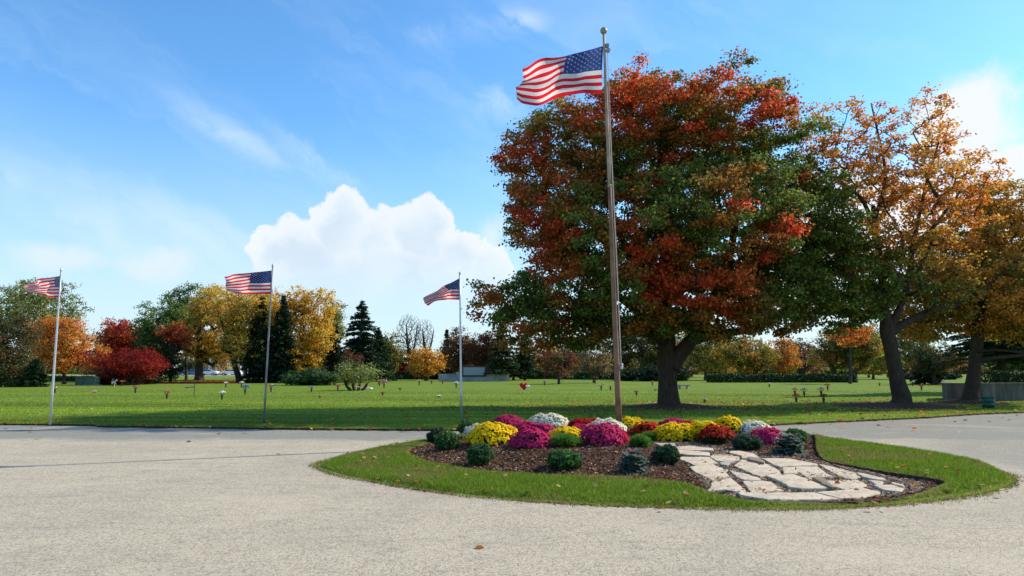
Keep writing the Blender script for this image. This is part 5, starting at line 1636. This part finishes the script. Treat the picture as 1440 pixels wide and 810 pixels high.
GRV = [
 (77, 553, 7, ['dark red', 'white'], 'tiny red and white bouquet right beside the silver flagpole at far left'),
 (133, 553, 3, ['pink', 'white'], 'flat pink posy lying in grass right of that flagpole'),
 (158, 543, 5, ['orange'], 'orange flowers left of a pinwheel by the crimson shrub'),
 (171.5, 543, 6, ['orange', 'red'], 'orange-red flowers right of the pinwheel by the crimson shrub'),
 (190, 553, 8, ['brown', 'pink'], 'dusky pink bouquet in vase in front of the crimson shrub'),
 (234.5, 561, 9, ['pink', 'red'], 'pink and red bouquet in vase left of the shepherd hook'),
 (312, 562, 9, ['white'], 'white bouquet in dark vase, nearest of the white ones'),
 (317.5, 545, 6, ['white'], 'white bouquet left of another, before the white building'),
 (339.5, 545, 6.5, ['white'], 'white bouquet directly above the blue bouquet'),
 (344.5, 555, 10, ['blue'], 'tall bright blue bouquet left of the second flagpole'),
 (381, 551, 8, ['white', 'orange', 'blue'], 'mixed white orange and blue bouquet right of second flagpole'),
 (438, 551, 6, ['grey-blue'], 'grey-blue bouquet before the juniper'),
 (475, 550, 7, ['red', 'pink'], 'red and pink bouquet left of the small light green tree'),
 (449.5, 560, 3.5, ['orange', 'yellow'], 'low orange posy in grass below the juniper'),
 (503.5, 550, 5, ['pink', 'white'], 'pale pink bouquet touching the small tree stems'),
 (538, 556, 4, ['orange', 'brown'], 'small rust bouquet right of the white slab'),
 (533.5, 543, 6, ['red', 'orange'], 'red bouquet under the stone bench end'),
 (540, 546, 7, ['pink', 'dark red'], 'pink bouquet nearest in the cluster by the stone bench'),
 (540, 540, 5, ['orange', 'red'], 'orange bouquet farthest in the cluster by the stone bench'),
 (589.5, 542, 6, ['pink', 'white'], 'pink and white bouquet before the amber tree'),
 (607, 540, 4, ['pink'], 'small pink bouquet before the round dark bush'),
 (622.5, 540, 4, ['pink', 'brown'], 'small dusky bouquet before the monument left wing'),
 (641.5, 546, 7, ['white'], 'white bouquet just left of the third flagpole'),
 (562.5, 549, 3, ['orange'], 'tiny orange posy in the open lawn'),
 (617, 559, 2.5, ['white'], 'tiny white posy low in the open lawn'),
 (766, 542, 5, ['pink', 'grey-blue'], 'pink and grey bouquet left of the young brown tree'),
 (837, 540, 8, ['dark red'], 'dark red bouquet at the foot of the hazy young tree'),
 (845.5, 549, 7, ['pink', 'white', 'red'], 'pink and white bouquet on the left of three near the tall flagpole'),
 (858.5, 549, 5, ['pink'], 'small pink bouquet in the middle of three near the tall flagpole'),
 (867.5, 548, 6, ['red', 'pink'], 'rose bouquet half behind the tall flagpole'),
 (895, 556, 5, ['orange', 'brown'], 'small rust bouquet between tall flagpole and maple trunk'),
 (917.5, 542, 5, ['pink', 'red'], 'pink bouquet farther off, left of the maple trunk'),
 (922, 550, 3, ['pink', 'white'], 'flat pale posy left of the maple trunk'),
 (991.5, 566, 4, ['white', 'pink'], 'low white posy right of the maple trunk'),
 (1082, 545, 5, ['white'], 'small white bouquet in front of the long hedge'),
 (1118, 556, 8, ['red', 'white'], 'red and white bouquet behind the red one, near the road'),
 (1120, 567, 10, ['red'], 'red bouquet nearest the road among five'),
 (1131, 558, 9, ['red', 'white', 'orange'], 'red and white bouquet in the middle of five'),
 (1155, 557, 9, ['red', 'white', 'pink'], 'red and white bouquet behind the right-hand red one'),
 (1158.5, 567, 10, ['red', 'dark red'], 'right-hand red bouquet of five near the road'),
 (1164, 549, 7, ['orange', 'red'], 'orange-red bouquet farthest of the red group'),
 (1237, 543, 4, ['yellow'], 'small yellow bouquet left of the sparse maple trunk'),
 (1283.5, 543, 5, ['white', 'orange'], 'white and orange bouquet right of the sparse maple trunk'),
 (1296, 549, 6, ['orange'], 'orange bouquet nearest, right of the sparse maple trunk'),
 (1297, 543, 3, ['yellow', 'orange'], 'tiny yellow posy behind the orange bouquet'),
 (1305.5, 543, 3, ['yellow'], 'tiny yellow posy closest to the concrete wall'),
 (741, 532.5, 3.5, ['orange'], 'tiny orange posy at the hedge foot near monument'),
 (748.5, 533, 4.5, ['white', 'brown'], 'tiny white bouquet at the hedge foot near monument')]
for i, g in enumerate(GRV):
    bouquet(*g, vase=g[2] > 3.8, seed=i)

# pinwheel
b = G(161, 544, .05); s = b[1] / 950
root = empty('pinwheel', b, 'white and blue pinwheel between two orange bouquets', 'pinwheel')
mb = MB(); mb.tube([(0, 0, 0), (0, 0, 7 * s)], .015, 6); mb.build('stick', WHITE, root)
for k in range(4):
    mb = MB(); a = k * math.pi / 2 + .3; d = np.array([math.cos(a), 0, math.sin(a)]); e = np.array([-d[2], 0, d[0]])
    c0 = np.array([0, -.03, 7 * s]); mb.add([c0, c0 + d * .28, c0 + d * .25 + e * .16 + [0, -.06, 0], c0 + [0, -.05, 0]], [(0, 1, 2, 3)])
    mb.build('blade', fmat(COLS['blue' if k == 1 else 'yellow' if k == 3 else 'white']), root)
# shepherd hook with small flag
b = G(273, 558, .05); s = b[1] / 950
root = empty('shepherd_hook', b, 'thin post with small pinkish pennant standing in the lawn', 'garden hook')
mb = MB(); mb.tube([(0, 0, 0), (0, 0, 15 * s), (.02, 0, 18 * s)], .03, 6); mb.tube([(0, 0, 14 * s), (-.35, 0, 13 * s)], .012, 5); mb.build('post', mat_simple('olive_wood', (0.13, 0.14, 0.05), .8), root)
mb = MB(); mb.add([(-.02, 0, 14 * s), (-.55, -.05, 13.2 * s), (-.5, .05, 11.2 * s), (-.3, 0, 12.2 * s), (-.02, .03, 12.3 * s)], [(0, 1, 2, 3, 4)]); mb.build('pennant', fmat((0.45, 0.25, 0.3)), root)
# heart balloon
b = G(737, 553, .05); s = b[1] / 950
root = empty('heart_balloon', b, 'red and white heart balloon low over the lawn', 'balloon')
mb = MB(); mb.tube([(0, 0, 0), (.02, 0, .15)], .01, 5); mb.build('string', ROPE, root)
def heart(R, th, sx=1.0):
    vs = []; fs = []
    n = 28; m = 6
    for j in range(m + 1):
        f = math.sin(math.pi * j / m * .5 + .0)
        pass
    for j in range(-m, m + 1):
        sc = math.cos(j / m * math.pi / 2) ** .6 if abs(j) < m else .02
        for i in range(n):
            t = 2 * math.pi * i / n
            x = 16 * math.sin(t) ** 3 / 17; z = (13 * math.cos(t) - 5 * math.cos(2 * t) - 2 * math.cos(3 * t) - math.cos(4 * t)) / 17
            vs.append((x * R * sc * sx, j / m * th, z * R * sc))
    for j in range(2 * m):
        for i in range(n):
            a = j * n + i; b2 = j * n + (i + 1) % n
            fs.append((a, b2, b2 + n, a + n))
    return vs, fs
vs, fs = heart(6.5 * s, .14)
mb = MB(); mb.add([(v[0], v[1], v[2] + .15 + 6.5 * s) for v in vs], fs); mb.build('balloon', fmat(COLS['red']), root, smooth=True)
vs, fs = heart(3.2 * s, .10)
mb = MB(); mb.add([(v[0] + .22, v[1] - .10, v[2] + .15 + 5.8 * s) for v in vs], fs); mb.build('white_heart', fmat(COLS['white']), root, smooth=True)

# stone benches and small slab
def bench(px, by, w, h, label, mat=CONCRETE):
    b = G(px, by, .05); s = b[1] / 950
    root = empty('stone_bench', b, label, 'bench', 'stone benches on the lawn')
    L_ = w * s / 2; hh = h * s
    mb = MB(); mb.box(-L_, L_, -.25, .25, hh - .09, hh); mb.box(-L_ + .03, L_ - .03, -.22, .22, hh, hh + .012); mb.build('seat', mat, root)
    for sx in (-1, 1):
        mb = MB(); mb.lathe([(.12, 0), (.11, .05), (.07, .12), (.08, hh - .12), (.13, hh - .092)], (sx * L_ * .62, 0, -.01), 8); mb.build('leg', mat, root, smooth=True)
bench(537, 540.5, 13, 6, 'grey stone bench behind the small light green tree', GRANITE)
bench(961, 547, 17, 6, 'pale stone bench on the lawn right of the maple trunk')
bench(902, 536, 14, 5, 'faint stone bench far off left of the maple trunk')
b = G(515, 547, .05)
root = empty('memorial_slab', b, 'white memorial slab with a little pink cross of flowers', 'memorial')
mb = MB(); mb.box(-.45, .45, -.3, .3, -.01, .07); mb.box(-.38, .38, -.24, .24, .07, .10); mb.build('plinth', WHITE, root)
mb = MB(); mb.lathe([(.10, .10), (.16, .2), (.12, .32), (.03, .42)], (0, 0, 0), 9); mb.build('ornament', fmat(COLS['pink']), root, smooth=True)

# utility box
b = G(123, 542, .05); s = b[1] / 950
root = empty('utility_box', b, 'pale green metal utility box before the crimson shrub', 'utility box')
w = 13 * s; h = 11.5 * s
mb = MB(); mb.box(-w, w, -.45, .45, .06, h - .06); mb.build('cabinet', GREENBOX, root)
mb = MB(); mb.box(-w - .04, w + .04, -.5, .5, h - .06, h + .02); mb.build('lid', GREENBOX, root)
mb = MB(); mb.box(-w - .06, w + .06, -.55, .55, -.05, .058); mb.build('plinth', CONCRETE, root)
for sx in (-1, 1):
    mb = MB(); mb.box(min(sx * .03, sx * (w - .06)), max(sx * .03, sx * (w - .06)), -.475, -.452, .12, h - .12); mb.box(sx * .12 - .02, sx * .12 + .02, -.52, -.476, h * .45, h * .6); mb.build('door', GREENBOX, root)

# litter bin: open-topped ribbed drum
b = G(1390, 574, .05); s = b[1] / 950
root = empty('litter_bin', b, 'dark green open litter drum in front of the concrete wall', 'bin')
R = 8 * s; h = 15 * s
prof = [(R * .88, 0), (R * .93, h * .3), (R * .97, h * .31), (R * .97, h * .35), (R * .94, h * .36), (R * .97, h * .64), (R * 1.01, h * .65), (R * 1.01, h * .69), (R * .98, h * .7), (R, h * .97), (R * 1.04, h), (R * .94, h), (R * .90, h * .9), (R * .84, h * .1)]
mb = MB(); mb.lathe(prof, (0, 0, -.01), 24); mb.build('drum', BINGREEN, root, smooth=True)
mb = MB(); mb.tube([(R * 1.02 * math.cos(t), R * 1.02 * math.sin(t), h) for t in np.linspace(0, 2 * math.pi, 25)], .018, 6); mb.build('rim', BINGREEN, root, smooth=True)

# curved concrete wall
Yw = 33.0
b = P(1385, 566, Yw); b[2] = .04
root = empty('concrete_wall', b, 'low curved stained concrete wall behind the orange-brown maple', 'wall')
hw = P(1330, 538.5, Yw)[2] - .04
line = [P(1332, 560, Yw + 3.2), P(1330.5, 560, Yw + 1.6), P(1332, 560, Yw + .6), P(1337, 560, Yw + .1), P(1350, 560, Yw), P(1390, 560, Yw + .1), P(1440, 560, Yw + .4), P(1490, 560, Yw + 1.0), P(1540, 560, Yw + 2)]
pl = smooth_open([p[:2] for p in line], 6)
def strip(mb, pl, t, z0, z1, base):
    nn = []
    for i in range(len(pl)):
        d = pl[min(i + 1, len(pl) - 1)] - pl[max(i - 1, 0)]; d /= np.linalg.norm(d)
        nn.append(np.array([d[1], -d[0]]))
    n = len(pl); vs = []
    for sgn, z in ((1, z0), (1, z1), (-1, z1), (-1, z0)):
        vs += [(pl[i][0] + nn[i][0] * t * sgn - base[0], pl[i][1] + nn[i][1] * t * sgn - base[1], z) for i in range(n)]
    fs = []
    for r in range(4):
        for i in range(n - 1):
            a = r * n + i; b2 = ((r + 1) % 4) * n + i
            fs.append((a, a + 1, b2 + 1, b2))
    fs += [(0, n, 2 * n, 3 * n), (n - 1, 4 * n - 1, 3 * n - 1, 2 * n - 1)]
    mb.add(vs, fs)
def mat_stain():
    m, nt, out = new_mat('stained_concrete')
    v = objcoord(nt, (2.2, 2.2, .25))
    n = texnoise(nt, v, 1.6, 6, .7); n2 = texnoise(nt, objcoord(nt), 9, 5)
    c = ramp(nt, n, [(0.34, (0.04, 0.035, 0.028)), (0.5, (0.12, 0.108, 0.09)), (0.68, (0.24, 0.22, 0.19))])
    c = mixc(nt, mth(nt, 'MULTIPLY', n2, .35), c, (0.2, 0.185, 0.16))
    principled(nt, out, c, .92, .15, normal=bump(nt, n2, .4, .02))
    return m
STAIN = mat_stain()
mb = MB(); strip(mb, pl, .15, -.05, hw - .08, b); mb.build('wall_body', STAIN, root)
mb = MB(); strip(mb, pl, .19, hw - .078, hw, b); mb.build('coping', STAIN, root)

# monument
Ym = 84.0; s = Ym / 950
c = P(667, 534, Ym); c[2] = .04
root = empty('stone_monument', c, 'wide stepped grey stone monument with central granite panel', 'monument')
X = lambda px: P(px, 530, Ym)[0] - c[0]
Zp = lambda py: P(667, py, Ym)[2] - .04
for xa, xb in ((617, 642), (690, 716)):
    mb = MB(); mb.box(X(xa), X(xb), -.3, .3, -.05, Zp(527)); mb.build('side_wall', CONCRETE, root)
mb = MB(); mb.box(X(641.5), X(691), -.36, .36, -.05, Zp(523)); mb.build('centre_wall', CONCRETE, root)
mb = MB(); mb.box(X(649.5), X(684.5), -.47, -.362, Zp(529.5), Zp(514.5)); mb.box(X(649.5), X(684.5), -.362, .3, Zp(523) + .003, Zp(514.5)); mb.build('panel_surround', DARKSTONE, root)
mb = MB(); mb.box(X(652), X(682), -.53, -.473, Zp(527.6), Zp(516.6)); mb.build('granite_panel', GRANITE, root)
for xa, xb in ((616, 641.4), (691.1, 717)):
    mb = MB(); mb.box(X(xa), X(xb), -.36, .36, Zp(527) + .002, Zp(527) + .09); mb.build('coping', CONCRETE, root)

# white columned building
Yb = 165.0; c = P(308, 530, Yb); c[2] = .04
root = empty('columned_building', c, 'white building with tall columns glimpsed under the golden trees', 'building')
X = lambda px: P(px, 520, Yb)[0] - c[0]
Zp = lambda py: P(308, py, Yb)[2] - .04
SHADEWALL = mat_simple('dark_entrance', (0.05, 0.05, 0.055), .8)
mb = MB(); mb.box(X(272), X(352), 2.5, 12, -.05, Zp(488)); mb.build('wall', mat_simple('grey_wall', (0.22, 0.22, 0.23), .9), root)
mb = MB(); mb.box(X(270), X(354), -1.0, 12.5, Zp(490), Zp(484)); mb.box(X(268), X(356), -1.3, 12.8, Zp(484) + .003, Zp(482)); mb.build('roof', WHITE, root)
for px in (278, 295, 305, 321, 337, 349):
    mb = MB(); x = X(px); rr = .42
    mb.lathe([(rr * 1.5, 0), (rr * 1.5, .15), (rr * 1.1, .2), (rr, .4), (rr * .9, Zp(492)), (rr * 1.3, Zp(491)), (rr * 1.4, Zp(490) - .003)], (x, 0, 0), 14); mb.build('column', WHITE, root, smooth=True)
for px in (286, 300, 313, 329):
    mb = MB(); mb.box(X(px - 3), X(px + 3), 2.44, 2.497, .05, Zp(500)); f = mb.build('door', WHITE, root)
    mb = MB(); mb.box(X(px - 2.3), X(px + 2.3), 2.40, 2.437, .2, Zp(501)); mb.build('pane', GLASS, f)
mb = MB(); mb.box(X(270), X(354), -1.2, 2.4, -.05, .10); mb.build('step', CONCRETE, root)

# cars
def car(px, Y, rz, colr, label):
    b = P(px, 525, Y); b[2] = .05
    root = empty('parked_car', b, label, 'car', 'cars parked beyond the trees', rz)
    prof = [(-2.2, .35), (-2.25, .62), (-2.1, .88), (-1.4, .95), (-.85, 1.38), (.55, 1.42), (1.25, .98), (2.0, .86), (2.25, .62), (2.22, .35)]
    paint = mat_simple('car_paint', colr, .3, .5, var=.03)
    mb = MB(); n = len(prof); vs = []
    for y, f in ((-.88, .0), (-.80, 1), (.80, 1), (.88, 0)):
        for x, z in prof:
            in_ = (1 if z > 1.0 else 0)
            vs.append((x, y * (1 - .14 * in_), z + .0))
    vs2 = []
    fs = [tuple(range(n)), tuple(reversed(range(3 * n, 4 * n)))]
    for r in range(3):
        for i in range(n):
            a = r * n + i; b2 = r * n + (i + 1) % n
            fs.append((a, a + n, b2 + n, b2))
    mb.add(vs, fs); mb.build('body', paint, root)
    mb = MB()
    for sy in (-1, 1):
        y0_ = sy * .775; y1_ = sy * .90
        mb.add([(-1.2, y1_, .98), (1.1, y1_, .98), (.5, y0_, 1.34), (-.8, y0_, 1.34)], [(0, 1, 2, 3)])
    mb.build('window', GLASS, root)
    mb = MB(); mb.add([(1.30, -.7, .985), (1.30, .7, .985), (.62, .62, 1.40), (.62, -.62, 1.40)], [(0, 1, 2, 3)]); mb.build('windscreen', GLASS, root)
    for sx in (-1.35, 1.35):
        for sy in (-1, 1):
            mb = MB(); mb.tube([(sx, sy * .68, .31), (sx, sy * .91, .31)], .33, 16); w = mb.build('wheel', TYRE, root)
            mb = MB(); mb.tube([(sx, sy * .905, .31), (sx, sy * .925, .31)], .19, 12); mb.build('rim', GALV, w)
    for sy in (-1, 1):
        mb = MB(); mb.box(2.19, 2.26, sy * .68 - .16, sy * .68 + .16, .6, .74); mb.build('headlight', WHITE, root)
car(293, 148, 0.0, (0.75, 0.75, 0.75), 'white car parked before the columned building')
car(325, 149, 0.2, (0.75, 0.76, 0.78), 'white car nearer the leaning trunk by the building')
car(267, 146, 0.4, (0.08, 0.13, 0.30), 'blue car left of the stout golden tree trunk')
car(1206, 190, 0.3, (0.10, 0.16, 0.35), 'dark blue car glimpsed right of the long hedge')

# distant drive in front of the building
flat('drive', [P(-60, 525, 141)[:2], P(420, 525, 141)[:2], P(420, 525, 152)[:2], P(-60, 525, 152)[:2]], 0.058, CONCRETE)
# leaf litter under the golden trees
pts = [P(x, 538, y)[:2] for x, y in [(195, 71), (260, 70), (345, 70.5), (350, 78), (340, 90), (200, 90), (190, 80)]]
n = 9000
pp = sample_in(np.array(pts), n)
fallen('leaf_litter', np.column_stack([pp, np.full(n, .07)]), RNG.uniform(.15, .3, n), 'rusty fallen leaves carpeting the ground under golden trees', [(0.26, 0.10, 0.04), (0.34, 0.17, 0.05), (0.20, 0.08, 0.035)])

# ------------------------------------------------------------------ SKY, SUN, CAMERA
SUN = Vector((0.92, 0.38, 0)).normalized(); EL = math.radians(37)
sd = Vector((SUN.x * math.cos(EL), SUN.y * math.cos(EL), math.sin(EL)))
w = bpy.data.worlds.new('World'); scene.world = w; w.use_nodes = True
nt = w.node_tree
for n in list(nt.nodes): nt.nodes.remove(n)
out = nt.nodes.new('ShaderNodeOutputWorld'); bgn = nt.nodes.new('ShaderNodeBackground')
sky = nt.nodes.new('ShaderNodeTexSky'); sky.sky_type = 'NISHITA'; sky.sun_disc = False
sky.sun_elevation = EL; sky.sun_rotation = math.atan2(sd.x, sd.y)
sky.altitude = 200; sky.air_density = 1.0; sky.dust_density = 0.3; sky.ozone_density = 1.6
tc = nt.nodes.new('ShaderNodeTexCoord'); sep = nt.nodes.new('ShaderNodeSeparateXYZ'); lk(nt, tc.outputs['Generated'], sep.inputs[0])
az = mth(nt, 'ARCTAN2', sep.outputs[0], sep.outputs[1])
el = mth(nt, 'ARCSINE', sep.outputs[2])
def AE(px, py):
    d = ray(px, py); d = d / np.linalg.norm(d)
    return math.atan2(d[0], d[1]), math.asin(d[2])
def comb(x, y, z=0.0):
    c = nt.nodes.new('ShaderNodeCombineXYZ')
    for s_i, v_ in zip(c.inputs, (x, y, z)):
        if hasattr(v_, 'links'): lk(nt, v_, s_i)
        else: s_i.default_value = v_
    return c.outputs[0]
vec = comb(az, el)
def warp(scale, amt, seed, detail=5):
    a = mth(nt, 'MULTIPLY', mth(nt, 'SUBTRACT', texnoise(nt, comb(az, el, seed), scale, detail, .6), .5), amt)
    return a
wx = warp(15, .085, 1.0, 8); wy = warp(15, .078, 5.0, 8)
azw = mth(nt, 'ADD', az, wx); elw = mth(nt, 'ADD', el, wy)
def ell(A, E, px, py, rx, ry, rot=0.0):
    """1 at the centre of an elliptical patch of sky, 0 at its rim, negative beyond"""
    a0, e0 = AE(px, py)
    rx, ry = rx / 1000.0, ry / 1000.0
    dx = mth(nt, 'SUBTRACT', A, a0); dy = mth(nt, 'SUBTRACT', E, e0)
    c_, s_i = math.cos(rot), math.sin(rot)
    u = mth(nt, 'DIVIDE', mth(nt, 'ADD', mth(nt, 'MULTIPLY', dx, c_), mth(nt, 'MULTIPLY', dy, s_i)), rx)
    v = mth(nt, 'DIVIDE', mth(nt, 'SUBTRACT', mth(nt, 'MULTIPLY', dy, c_), mth(nt, 'MULTIPLY', dx, s_i)), ry)
    r = mth(nt, 'SQRT', mth(nt, 'ADD', mth(nt, 'MULTIPLY', u, u), mth(nt, 'MULTIPLY', v, v)))
    return mth(nt, 'SUBTRACT', 1.0, r)
def mx_(lst):
    r = lst[0]
    for q in lst[1:]: r = mth(nt, 'MAXIMUM', r, q)
    return r
def smooth01(v, a, b_):
    m = nt.nodes.new('ShaderNodeMapRange'); m.interpolation_type = 'SMOOTHSTEP'
    lk(nt, v, m.inputs[0]); m.inputs[1].default_value = a; m.inputs[2].default_value = b_
    return m.outputs[0]
# the big cumulus: heads of the cloud, crisp above, dissolving below
cum = mx_([ell(azw, elw, *q) for q in [(480, 326, 51, 58), (525, 343, 56, 51), (592, 330, 58, 56), (430, 360, 74, 58), (560, 388, 177, 65), (640, 363, 56, 42), (680, 373, 46, 46), (395, 353, 42, 39), (480, 408, 140, 56), (640, 408, 102, 56)]])
cm = smooth01(cum, -0.01, 0.12)
fade = smooth01(el, AE(400, 455)[1], AE(400, 340)[1])
cm = mth(nt, 'MULTIPLY', cm, mth(nt, 'ADD', mth(nt, 'MULTIPLY', fade, .80), .08))
small = mx_([ell(azw, elw, *q) for q in [(218, 372, 55, 22), (85, 365, 60, 18), (690, 330, 30, 35)]])
cm = mth(nt, 'MAXIMUM', cm, mth(nt, 'MULTIPLY', smooth01(small, -.3, .9), .55))
rgt = mx_([ell(azw, elw, *q) for q in [(1365, 165, 60, 55), (1330, 200, 45, 35), (1425, 235, 70, 40), (1400, 330, 150, 70), (1230, 300, 120, 60), (1150, 400, 140, 60)]])
cm = mth(nt, 'MAXIMUM', cm, mth(nt, 'MULTIPLY', smooth01(rgt, -.25, .45), .95))
# cirrus veils
cir_n = texnoise(nt, comb(mth(nt, 'ADD', mth(nt, 'MULTIPLY', azw, 3.0), mth(nt, 'MULTIPLY', elw, 2.2)), mth(nt, 'ADD', mth(nt, 'MULTIPLY', elw, 7.0), mth(nt, 'MULTIPLY', azw, 2.6)), 3.0), 1.5, 7, .6, .5)
cir_m = mx_([smooth01(ell(az, el, *q), -.1, 1.0) for q in [(460, 225, 120, 42, -.35), (330, 190, 120, 28, -.45), (640, 45, 95, 28, 0), (440, 118, 60, 24, -.3), (120, 330, 420, 90, -.30), (60, 300, 330, 70, -.38), (250, 330, 250, 60, -.2), (710, 140, 60, 40, 0), (730, 30, 60, 22, 0)]])
cir = mth(nt, 'MULTIPLY', cir_m, smooth01(cir_n, .36, .66))
cir = mth(nt, 'MULTIPLY', cir, .48)
veil = mth(nt, 'MULTIPLY', smooth01(cir_n, .42, .8), .22)
cir = mth(nt, 'ADD', cir, veil)
low = smooth01(el, .36, .0)
low = mth(nt, 'MULTIPLY', low, .80)
hsv = nt.nodes.new('ShaderNodeHueSaturation'); hsv.inputs['Saturation'].default_value = 1.12; hsv.inputs['Value'].default_value = 1.0
lk(nt, sky.outputs[0], hsv.inputs['Color'])
skyc = mixc(nt, 1.0, hsv.outputs[0], (0.84, 1.20, 1.36), 'MULTIPLY')
WC = (4.1, 5.0, 5.8)
skyc = mixc(nt, low, skyc, (3.75, 4.3, 4.85))
skyc = mixc(nt, cir, skyc, WC)
shade = texnoise(nt, comb(azw, elw, 9.0), 9, 5, .55)
cc_ = mixc(nt, smooth01(shade, .35, .62), (3.9, 4.45, 5.0), (4.7, 5.05, 5.4))
cc_ = mixc(nt, mth(nt, 'MULTIPLY', smooth01(cum, .75, .15), fade), cc_, (5.15, 5.3, 5.5))
skyc = mixc(nt, cm, skyc, cc_)
lk(nt, skyc, bgn.inputs['Color']); bgn.inputs['Strength'].default_value = 0.15
lk(nt, bgn.outputs[0], out.inputs['Surface'])

lt = bpy.data.lights.new('sun', 'SUN'); lt.energy = 5.0; lt.angle = math.radians(.5); lt.color = (1.0, .90, .74)
lo = bpy.data.objects.new('sun', lt); COL.objects.link(lo); lo.rotation_euler = sd.to_track_quat('Z', 'Y').to_euler(); lo.location = (40, 20, 60)

cam = bpy.data.cameras.new('camera'); co = bpy.data.objects.new('camera', cam); COL.objects.link(co)
cam.sensor_width = 36.0; cam.lens = F / 1440 * 36.0; cam.clip_end = 4000; cam.clip_start = .1
co.location = (0, 0, H); co.rotation_euler = (math.pi / 2 + PITCH, 0, 0)
scene.camera = co
vsn = scene.view_settings
scene.display_settings.display_device = 'sRGB'
vsn.view_transform = 'Standard'; vsn.look = 'None'; vsn.exposure = 0.3; vsn.gamma = 1
scene.cycles.max_bounces = 6; scene.cycles.transparent_max_bounces = 4
scene.cycles.diffuse_bounces = 3
scene.cycles.use_denoising = True
scene.cycles.denoiser = 'OPENIMAGEDENOISE'
scene.cycles.denoising_input_passes = 'RGB_ALBEDO_NORMAL'
